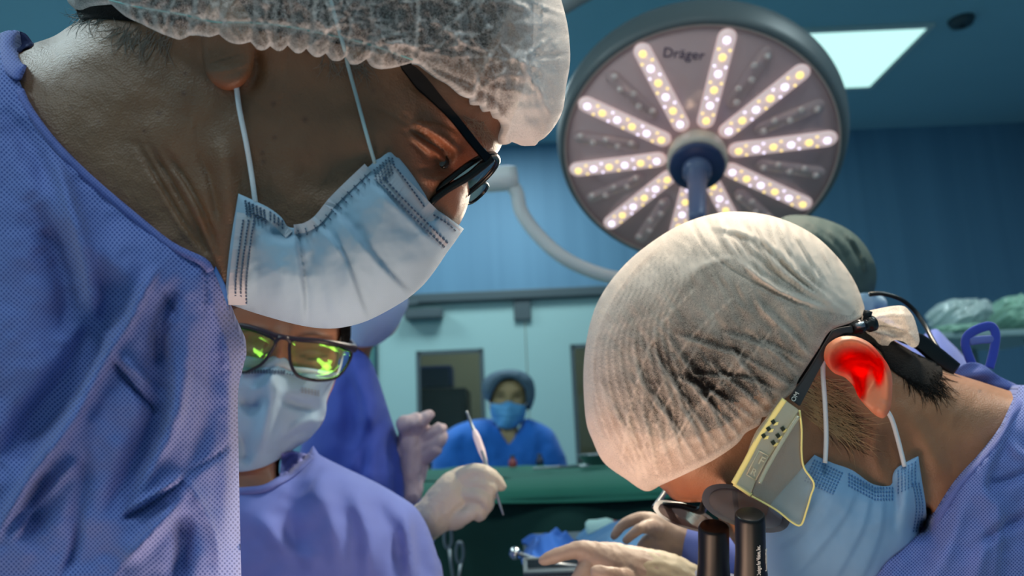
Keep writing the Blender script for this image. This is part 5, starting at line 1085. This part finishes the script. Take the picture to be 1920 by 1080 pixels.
# ear
earo = cr([(1546, 676), (1547, 654), (1557, 641), (1577, 631), (1604, 631), (1629, 642), (1648, 661), (1666, 686), (1673, 712), (1672, 749), (1668, 770), (1657, 784), (1642, 779), (1626, 764), (1610, 745), (1600, 724), (1584, 708), (1562, 698)], 4)
def ear_mat():
    m = skin_mat('ear_skin', lin(208, 132, 96), 0.2, bstr=0.1); nt = m.node_tree; b = nt.nodes['Principled BSDF']; out = nt.nodes['Material Output']
    a = N(nt, 'ShaderNodeAttribute', attribute_name='tint'); s = N(nt, 'ShaderNodeSeparateXYZ'); nt.links.new(a.outputs['Vector'], s.inputs[0])
    t = N(nt, 'ShaderNodeBsdfTranslucent', Color=(1.0, 0.035, 0.012, 1))
    q = N(nt, 'ShaderNodeMath', operation='MULTIPLY_ADD', use_clamp=True); q.inputs[1].default_value = -1.05; q.inputs[2].default_value = 1.15; nt.links.new(s.outputs[1], q.inputs[0])
    ms = N(nt, 'ShaderNodeMixShader'); nt.links.new(q.outputs[0], ms.inputs[0]); nt.links.new(b.outputs[0], ms.inputs[1]); nt.links.new(t.outputs[0], ms.inputs[2]); nt.links.new(ms.outputs[0], out.inputs['Surface'])
    return m
def tintEar(x, y, e):
    th = np.exp(-(((x-1608)/56)**2+((y-678)/29)**2)**2)+np.exp(-(((x-1612)/14)**2+((y-718)/34)**2)**2)+np.exp(-(((x-1648)/10)**2+((y-700)/24)**2)**2)
    th = np.clip(th, 0, 1); t = np.ones((len(x), 3)); t[:, 1] = 1-0.9*th; t[:, 2] = 1-0.9*th; return t
earS = [('r', [(1556, 690), (1556, 660), (1580, 640), (1610, 640), (1640, 660), (1662, 700), (1663, 745)], 8, 4.5), ('r', [(1640, 762), (1655, 770), (1662, 750)], 12, 3), ('r', [(1600, 682), (1628, 680), (1644, 694), (1638, 716), (1625, 735)], 6, 3.6), ('e', (1612, 706, 18, 20, 0), 0, -6), ('r', [(1565, 690), (1600, 668), (1640, 680)], 7, -3), ('r', [(1616, 720), (1617, 738), (1614, 750)], 5, -5), ('r', [(1590, 700), (1604, 720), (1612, 740)], 5, 3)]
dEar = lambda x, y: 0.540-0.00009*(x-1560)
relief('ear', earo, None, ear_mat(), TE, 3, off=0.0, bulge=0.002, bw=5, strokes=earS, depth=dEar, thick=0.0045, tint=tintEar)
# cap E
cE = []; K = A_([1606, 590.0]); rs = np.random.RandomState(9)
for i in range(46):      # gathers that run to the knot
    t = i/45; a = math.radians(186+70*t); L = rs.uniform(220, 480); b = 0.25+0.3*(1-t)
    p = [tuple(K+A_([math.cos(a+b*q*q), math.sin(a+b*q*q)])*(14+L*q)) for q in (0, 0.3, 0.65, 1)]
    cE.append(('r', p, rs.uniform(2.5, 4.5), rs.uniform(1.3, 2.4)*(1 if i % 2 else -1)))
brim = cr([(1200, 900), (1290, 866), (1385, 812), (1460, 745), (1520, 670)], 5, False)
for i in range(19):      # gathers square to the brim
    j = int((len(brim)-1)*i/18); p0 = brim[j]; tn = brim[min(j+1, len(brim)-1)]-brim[max(0, j-1)]; tn = tn/np.linalg.norm(tn); nr = A_([tn[1], -tn[0]]); nr = nr if nr[1] < 0 else -nr; jt = rs.uniform(-0.22, 0.22); nr = nr*math.cos(jt)+tn*math.sin(jt)
    L = rs.uniform(110, 250); k = rs.uniform(-0.35, 0.15); c_ = lambda u, o: tuple(p0+nr*L*u+tn*(L*k*u*u+o))
    cE.append(('r', [c_(0, 0), c_(0.4, 3), c_(0.75, -2), c_(1, 0)], rs.uniform(2.5, 4), rs.uniform(1.2, 2.2)))
    cE.append(('r', [c_(0, 10), c_(0.4, 11), c_(0.75, 9), c_(1, 8)], rs.uniform(6, 9), -rs.uniform(1.2, 2.4)))
for i in range(12):      # long folds following the brow side
    x0 = 1106+i*13; cE.append(('r', [(1196+i*6, 896-i*6), (x0+40, 830-i*6), (x0+8, 730-i*7), (x0+10, 640-i*6), (x0+60, 550-i*4), (x0+130, 480)], rs.uniform(2, 3.2), rs.uniform(1.0, 2.0)))
seams = [[(1300, 545), (1232, 620), (1188, 740), (1168, 850)], [(1372, 560), (1290, 640), (1232, 740), (1205, 850)], [(1340, 600), (1280, 700), (1230, 800)], [(1445, 622), (1390, 690), (1300, 770), (1262, 840)], [(1400, 650), (1310, 770), (1278, 830)]]
cE += [('r', s, 2.0, 1.6) for s in seams]
cE += [('r', [(1335, 432), (1400, 450), (1440, 480)], 5, -3), ('r', [(1330, 425), (1420, 446), (1500, 500)], 6, 2.4), ('r', [tuple(q) for q in brim[::6]], 8, -2.2)]
hemE = cr([(1180, 850), (1260, 836), (1340, 812), (1410, 770), (1470, 730)], 8, False)
def exCE(x, y, e): return 0.0035*(0.25-np.abs(fbm((x*0.5+y*0.85)/70, (x*0.85-y*0.5)/16, 71, 3)))*np.clip(e/25, 0, 1)+0.0006*fbm(x/7, y/7, 5, 2)
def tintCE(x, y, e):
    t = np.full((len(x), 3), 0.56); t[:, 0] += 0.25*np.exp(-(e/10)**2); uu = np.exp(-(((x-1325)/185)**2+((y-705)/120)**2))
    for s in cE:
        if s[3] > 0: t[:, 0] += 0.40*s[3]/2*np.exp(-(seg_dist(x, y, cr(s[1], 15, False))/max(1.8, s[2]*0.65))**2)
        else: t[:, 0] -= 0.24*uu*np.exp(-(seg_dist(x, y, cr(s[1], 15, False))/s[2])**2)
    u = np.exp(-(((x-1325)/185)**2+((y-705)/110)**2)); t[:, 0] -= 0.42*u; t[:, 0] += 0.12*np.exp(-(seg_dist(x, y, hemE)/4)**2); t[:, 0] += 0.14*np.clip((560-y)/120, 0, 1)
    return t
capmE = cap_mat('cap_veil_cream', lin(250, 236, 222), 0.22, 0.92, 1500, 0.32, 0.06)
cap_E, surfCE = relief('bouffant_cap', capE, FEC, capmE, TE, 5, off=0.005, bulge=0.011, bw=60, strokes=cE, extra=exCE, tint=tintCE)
tail = cr([(1618, 590), (1650, 578), (1690, 573), (1706, 584), (1716, 602), (1724, 640), (1712, 652), (1692, 640), (1672, 640), (1655, 662), (1640, 655), (1618, 628)], 5)
tl = [('r', [(1620, 604), (1660, 592), (1705, 592)], 5, 8), ('r', [(1622, 612), (1665, 612), (1715, 622)], 5, -8), ('r', [(1622, 618), (1660, 628), (1690, 638)], 5, 8), ('r', [(1622, 625), (1645, 648), (1656, 660)], 4, -8), ('r', [(1690, 580), (1702, 610), (1715, 645)], 6, 6)]
relief('cap_tail', tail, None, capmE, cap_E, 4, off=0.006, bulge=0.012, bw=14, strokes=tl, depth=lambda x, y: 0.60+0*x, tint=lambda x, y, e: np.full((len(x), 3), 0.45), extra=lambda x, y, e: 0.003*fbm(x/12, y/12, 75, 2))
# gown E
gE = [('s', [(1904, 760), (1880, 830), (1850, 912), (1880, 960), (1870, 1090)], 4, 9, 90), ('r', [(1850, 912), (1890, 900), (1940, 880)], 8, -5), ('r', [(1825, 1028), (1880, 990), (1940, 960)], 10, -6), ('r', [(1760, 1000), (1740, 1040), (1700, 1090)], 16, -5), ('r', [(1800, 940), (1790, 1000), (1750, 1090)], 14, 4), ('r', [(1845, 1000), (1840, 1050), (1820, 1100)], 12, 4), ('r', [(1890, 820), (1910, 850), (1950, 860)], 8, 4), ('r', [(1700, 1040), (1680, 1070), (1660, 1100)], 10, 3)]
gown_E, _ = relief('gown', gownE, FE, gown_blue, TE, 7, off=0.006, bulge=0.018, bw=60, strokes=gE, extra=lambda x, y, e: 0.004*fbm(x/50, y/60, 81, 3))
relief('collar_binding', strip(cr([(1734, 990), (1750, 968), (1790, 905), (1838, 852), (1878, 800), (1904, 744)], 8, False), -2, 22), FE, gown_edge, gown_E, 5, off=0.0095, bulge=0.003, bw=8, strokes=gE)
relief('back_collar', cr([(1786, 702), (1800, 688), (1816, 680), (1842, 683), (1872, 704), (1908, 722), (1960, 748), (1960, 800), (1908, 760), (1870, 728), (1830, 716)], 6), None, gown_edge, gown_E, 5, off=0.003, bulge=0.004, bw=10, depth=lambda x, y: 0.665+0*x, extra=lambda x, y, e: 0.003*np.sin((x+y*2)/16))
dt = 0.68
pxtube('tie_loop', [(1832, 702, dt), (1818, 672, dt), (1810, 645, dt), (1816, 628, dt), (1836, 616, dt), (1858, 612, dt), (1867, 628, dt), (1863, 660, dt), (1855, 690, dt)], 9, nonwoven_mat('tie_blue', lin(62, 80, 180), lin(50, 66, 160), 0.0016, 0.4), gown_E, 10, flat=0.25, flatdir=tuple(-_F))
pxtube('tie_end', [(1818, 640, dt), (1840, 637, dt), (1862, 636, dt)], 8, gown_edge, gown_E, 10, flat=0.25, flatdir=tuple(-_F))
# gloved hands below the loupes
h1 = 0.72
gloveE = mat('latex_glove_tan', lin(158, 138, 124), 0.5, noise=(50, 0.08), bump=(180, 0.15))
fused('gloved_hand', [[(1018, 1051, h1, 9), (1034, 1045, h1, 12), (1056, 1038, h1, 14), (1082, 1032, h1, 16), (1106, 1036, h1, 21), (1140, 1054, h1, 38), (1190, 1072, h1, 46), (1240, 1084, h1, 46), (1300, 1110, h1, 44)], [(1110, 1054, h1, 24), (1092, 1082, h1-.01, 18), (1076, 1104, h1-.01, 15), (1068, 1124, h1, 12)], [(1130, 1072, h1, 26), (1110, 1108, h1-.02, 18), (1096, 1134, h1-.02, 14)], [(1155, 1088, h1, 26), (1140, 1122, h1-.02, 18), (1125, 1146, h1-.02, 14)], [(1185, 1095, h1-.01, 24), (1150, 1080, h1-.04, 16), (1118, 1072, h1-.04, 12)]], gloveE, TE, 0.0016, 8, 0.0008, 110)
fused('glove_cuff', [[(1200, 1076, h1, 47), (1250, 1088, h1, 49), (1296, 1108, h1, 47)]], mat('glove_cuff_cream', lin(160, 150, 126), 0.55), TE, 0.002, 4, 0.001, 90)
fused('sleeve', [[(1290, 1108, h1, 50), (1400, 1150, h1-.02, 62), (1560, 1230, h1-.04, 90)]], mat('sleeve_grey', lin(120, 126, 146), 0.8), TE, 0.004, 4)
h2 = 0.78
fused('gloved_hand', [[(1151, 1005, h2, 7.5), (1160, 993, h2, 9), (1174, 980, h2, 10.5), (1192, 974, h2, 11.5), (1214, 974, h2, 14), (1240, 990, h2, 24), (1262, 1004, h2, 32), (1292, 1014, h2, 34), (1330, 1020, h2, 34)], [(1174, 1013, h2-.02, 7.5), (1188, 1000, h2-.025, 9), (1203, 990, h2-.025, 10.5), (1222, 988, h2-.01, 14), (1245, 1000, h2, 24)], [(1205, 1024, h2, 11), (1222, 1014, h2, 16), (1250, 1016, h2, 28)], [(1216, 1034, h2+.02, 11), (1240, 1030, h2+.01, 18), (1262, 1024, h2, 26)]], gloveE, TE, 0.0016, 7, 0.0005, 120)
fused('sleeve', [[(1296, 1016, h2, 37), (1360, 1040, h2-.03, 46), (1480, 1110, h2-.06, 70)]], gown_blue2, TE, 0.004, 4)
# mask E
ME = thing('face_mask', 'sky blue pleated mask on the surgeon wearing the magnifying loupes', 'face mask', P(1600, 1060, 0.6))
mE = [('s', [(1611, 912), (1585, 970), (1540, 1030), (1490, 1085)], 3, 3, 60), ('s', [(1636, 918), (1622, 985), (1590, 1050), (1560, 1100)], 3, 3, 60), ('s', [(1660, 920), (1656, 985), (1635, 1050), (1610, 1100)], 3, 3, 60), ('r', [(1690, 900), (1700, 960), (1690, 1020)], 14, 3), ('r', [(1675, 900), (1680, 940), (1676, 990)], 8, -3), ('r', [(1570, 900), (1540, 960), (1480, 1010)], 18, 3), ('r', [(1600, 900), (1640, 925), (1668, 918)], 8, -2.5), ('r', [(1560, 930), (1515, 985), (1450, 1030)], 10, -2)]
mask_E, surfME = relief('mask_panel', maskE, FE, nonwoven_mat('mask_sky', lin(142, 182, 222), lin(126, 168, 212), 0.0011, 0.5, bstr=0.25, transl=0.2), ME, 5, off=0.003, bulge=0.014, bw=50, strokes=mE, extra=lambda x, y, e: 0.0014*fbm(x/36, y/36, 91, 3))
st2 = mat('stitch_blue', lin(66, 112, 168), 0.8); L_ = []
for i in range(11):
    for j in range(8):
        cx, cy = 1526+i*5.2-j*2.5, 862+j*5.5+i*2.4
        if inside(A_([cx]), A_([cy]), maskE)[0]: L_.append(([(cx, cy), (cx+3, cy+1.6)], 2.8, 9, 1.3))
for i in range(16):
    for j in range(4):
        cx, cy = 1592+i*5.4, 887+j*7+min(i, 9)*2.9; L_.append(([(cx, cy), (cx+1.2, cy+4.2)], 4, 9, 1.2))
for i in range(6):
    for j in range(8):
        cx, cy = 1683+i*6.5, 882+j*6-i*3.2
        if inside(A_([cx]), A_([cy]), maskE)[0]: L_.append(([(cx, cy), (cx+2.6, cy+1)], 2.4, 9, 1.2))
for o_ in (0, 7, 14): L_.append(([(1712+o_*0.8, 905), (1719+o_*0.8, 950), (1712+o_*0.8, 1000)], 3.4, 2.6, 1.0))
dashes('stitching', st2, mask_E, surfME, L_, 0.0008)
pf = lambda path: [P(*p) for p in path]
v, f = tube_vf(cr3(pf([(1556, 648, .553), (1545, 672, .553), (1543, 700, .552), (1547, 760, .55), (1549, 820, .55), (1547, 868, .548)]), 6), 0.0016, 8); build('ear_loop', v, f, cordm, ME)
v, f = tube_vf(cr3(pf([(1660, 766, .552), (1672, 786, .553), (1684, 826, .556), (1696, 874, .556)]), 6), 0.0016, 8); build('ear_loop', v, f, cordm, ME)
# loupes
LE = thing('magnifying_loupes', 'loupes with two black barrels, clear side shield and head strap on the bent surgeon', 'loupes', P(1400, 960, 0.58))
metal_d = mat('dark_temple', lin(74, 72, 74), 0.35, metal=0.6)
temple_E = plate('temple', cr([(1481, 747, 1), (1520, 690), (1556, 630), (1566, 618), (1598, 611, 1), (1600, 624, 1), (1574, 630), (1546, 676), (1500, 762, 1)], 6), 0.546, 0.003, metal_d, LE, 0.0005)
lettering('lettering', 'OM', 0.0045, P(1491, 744, 0.5438), P(1500, 728, .55)-P(1491, 744, .55), P(1483, 738, .55)-P(1491, 744, .55), mat('white_print', lin(230, 228, 220), 0.5), temple_E)
v, f = join(lathe_vf(P(1598, 617, .548), P(1640, 605, .552)-P(1598, 617, .548), [(0, 0), (0.0042, 0), (0.0042, 0.004), (0.0052, 0.0045), (0.0052, 0.0075), (0.004, 0.008), (0.004, 0.0125), (0.0056, 0.013), (0.0056, 0.0175), (0, 0.018)], 18), lathe_vf(P(1628, 582, .552), P(1622, 606, .552)-P(1628, 582, .552), [(0, 0), (0.003, 0.0004), (0.003, 0.004), (0.0022, 0.005), (0.0022, 0.01)], 14))
build('strap_clip', v, f, M['black'], LE)
v, f = lathe_vf(P(1604, 612, .543), P(1622, 607, .543)-P(1604, 612, .543), [(0, 0), (0.0022, 0.0005), (0.0022, 0.006), (0, 0.0065)], 12); build('clip_barrel', v, f, M['steel'], LE)
pxtube('strap', [(1640, 606, .60), (1690, 630, .625), (1722, 640, .63), (1760, 670, .63), (1792, 694, .63)], [9, 12, 16, 17, 15], M['black'], LE, 10, flat=0.22, flatdir=tuple(-_F))
pxtube('headlight_cable', [(1630, 552, .70), (1655, 551, .70), (1690, 562, .70), (1716, 584, .70), (1735, 612, .69), (1750, 640, .67), (1768, 668, .65)], 4.2, M['black'], LE, 10)
clear_y = clear_mat('clear_side_plate', (1.0, 0.97, 0.84, 1), 0.22, (1, 0.98, 0.82, 1), 0.10, 0.20)
edge_y = mat('yellow_edge', lin(255, 236, 150), 0.3); 
dS = lambda x, y: 0.540+0.00006*(1500-x)
arm = cr([(1471, 749, 1), (1499, 769, 1), (1476, 806), (1453, 842), (1424, 888), (1408, 928, 1), (1376, 907, 1), (1400, 862), (1422, 809)], 8)
arm_o = plate('clear_arm', arm, 0, 0.0045, clear_y, LE, 0.0006, depth=dS)
sh = cr([(1499, 771, 1), (1503, 804), (1503, 850), (1508, 878), (1526, 906), (1520, 930), (1512, 958), (1502, 984, 1), (1486, 980), (1455, 956), (1409, 930, 1), (1424, 888), (1453, 842), (1476, 806)], 7)
shield_o = plate('side_shield', sh, 0, 0.0016, clear_mat('clear_shield', (0.98, 0.95, 0.9, 1), 0.10, (1, 0.97, 0.9, 1), 0.12, 0.10), LE, depth=lambda x, y: dS(x, y)+0.002)
def edge(nm, pts, r, par, m=edge_y): q = cr(pts, 6, False); v, f = tube_vf([Vector(p) for p in PN(q[:, 0], q[:, 1], dS(q[:, 0], q[:, 1])-0.001)], r, 8); return build(nm, v, f, m, par)
edge('shield_edge', [(1499, 769), (1503, 804), (1503, 850), (1508, 878), (1526, 906), (1520, 930), (1512, 958), (1502, 984), (1486, 980), (1455, 956), (1409, 930)], 0.0007, shield_o)
edge('arm_edge', [(1471, 749), (1446, 786), (1422, 822), (1400, 864), (1376, 907)], 0.0021, arm_o); edge('arm_edge', [(1376, 907), (1390, 916), (1408, 928)], 0.0015, arm_o)
slot = mat('slot_dark', lin(38, 44, 30), 0.4)
for k in range(3):
    for sx, sy in ((0, 0), (18, 13)):
        cx, cy = 1450-k*9+sx, 792+k*13+sy
        plate('vent_slot', [(cx-5, cy-2), (cx+1, cy-6), (cx+5, cy), (cx-1, cy+4)], float(dS(cx, cy))-0.0026, 0.001, slot, arm_o)
        plate('vent_edge', [(cx+5, cy), (cx+10, cy-1), (cx+8, cy+5), (cx, cy+6)], float(dS(cx, cy))-0.0026, 0.001, edge_y, arm_o)
wp = mat('molded_mark', lin(196, 190, 164), 0.3)
for a, b in (((1423, 845), (1441, 855)), ((1441, 855), (1417, 900)), ((1417, 900), (1400, 890)), ((1400, 890), (1423, 845))):
    v, f = tube_vf([P(*a, float(dS(*a))-0.0026), P(*b, float(dS(*b))-0.0026)], 0.0004, 6); build('molded_line', v, f, wp, arm_o)
lettering('molded_letter', 'F', 0.0085, P(1428, 865, .5405), P(1440, 871, .54)-P(1428, 865, .54), P(1436, 850, .54)-P(1428, 865, .54), wp, arm_o)
lettering('molded_letter', 'R', 0.0070, P(1413, 886, .5405), P(1425, 892, .54)-P(1413, 886, .54), P(1421, 871, .54)-P(1413, 886, .54), wp, arm_o)
pxtube('arm_rib', [(1497, 780, .537), (1470, 822, .537), (1440, 874, .538), (1424, 906, .538)], 4, clear_y, arm_o, 8)
loupe_rim = mat('loupe_rim', lin(104, 92, 94), 0.25, coat=0.5)
loupe_l = clear_mat('loupe_lens', (0.92, 0.86, 0.86, 1), 0.20, (1, 0.92, 0.90, 1), 0.05, 0.05)
rimlens(LE, 1399, 953, 86, 37, 18, 0.535, 0.575, 0.0042, loupe_l, 2.3, rimm=loupe_rim)
rimlens(LE, 1284, 968, 62, 21, 20, 0.63, 0.68, 0.0036, loupe_l, 2.3, rimm=loupe_rim)
pxtube('brow_bar', [(1224, 952, .67), (1245, 947, .665), (1275, 948, .655), (1300, 955, .645), (1316, 956, .635), (1322, 940, .62), (1345, 922, .60), (1376, 908, .575), (1408, 926, .55)], [4, 6, 6, 7, 8, 6, 6, 5, 5], frame_b, LE, 10)
pxtube('far_temple', [(1226, 952, .69), (1238, 936, .70), (1250, 918, .71), (1262, 900, .72)], 5, M['steel'], LE, 8)
blk = mat('barrel_black', lin(12, 13, 15), 0.36, spec=0.35)
def barrel(nm, a, b, r0, r1):
    a, b = P(*a), P(*b); L = (b-a).length
    v, f = lathe_vf(a, b-a, [(0, -0.002), (r0*0.86, -0.002), (r0*0.88, -0.0019), (r0*0.97, -0.001), (r0*0.99, 0.0), (r0, 0.001), (r0*1.01, L*0.3), (r1, L*0.65), (r1*1.04, L*0.68), (r1*1.04, L*0.97), (r1*0.9, L), (0, L)], 32); return build(nm, v, f, blk, LE)
bn = barrel('barrel', (1406, 968, .522), (1410, 1190, .545), 0.0100, 0.0122)
barrel('barrel', (1338, 990, .600), (1338, 1190, .62), 0.0118, 0.0145)
def curved_text(nm, body, size, x, yc, mm_):
    dq = .522+.023*(yc-968)/222; ax = (P(1406, 968, .522)-P(1410, 1190, .545)).normalized()
    t_ = (x-1407.5)/(0.0106/dq*FPX); t_ = max(-0.95, min(0.95, t_)); an = math.asin(t_)
    mid = P(1407.5, yc, dq); rr = 0.01095
    nrm = (-FW*math.cos(an)+RT*math.sin(an)).normalized(); side = (RT*math.cos(an)+FW*math.sin(an))
    return lettering(nm, body, size, mid+nrm*rr, ax, -side, mm_, bn, 0.0002, 0.62)
wp2 = mat('barrel_print', lin(226, 220, 214), 0.5)
curved_text('lettering', 'Designs for Vision, Inc.', 0.0040, 1413, 1041, wp2)
curved_text('lettering', 'Patent: US4286197162', 0.0029, 1430, 1043, wp2)
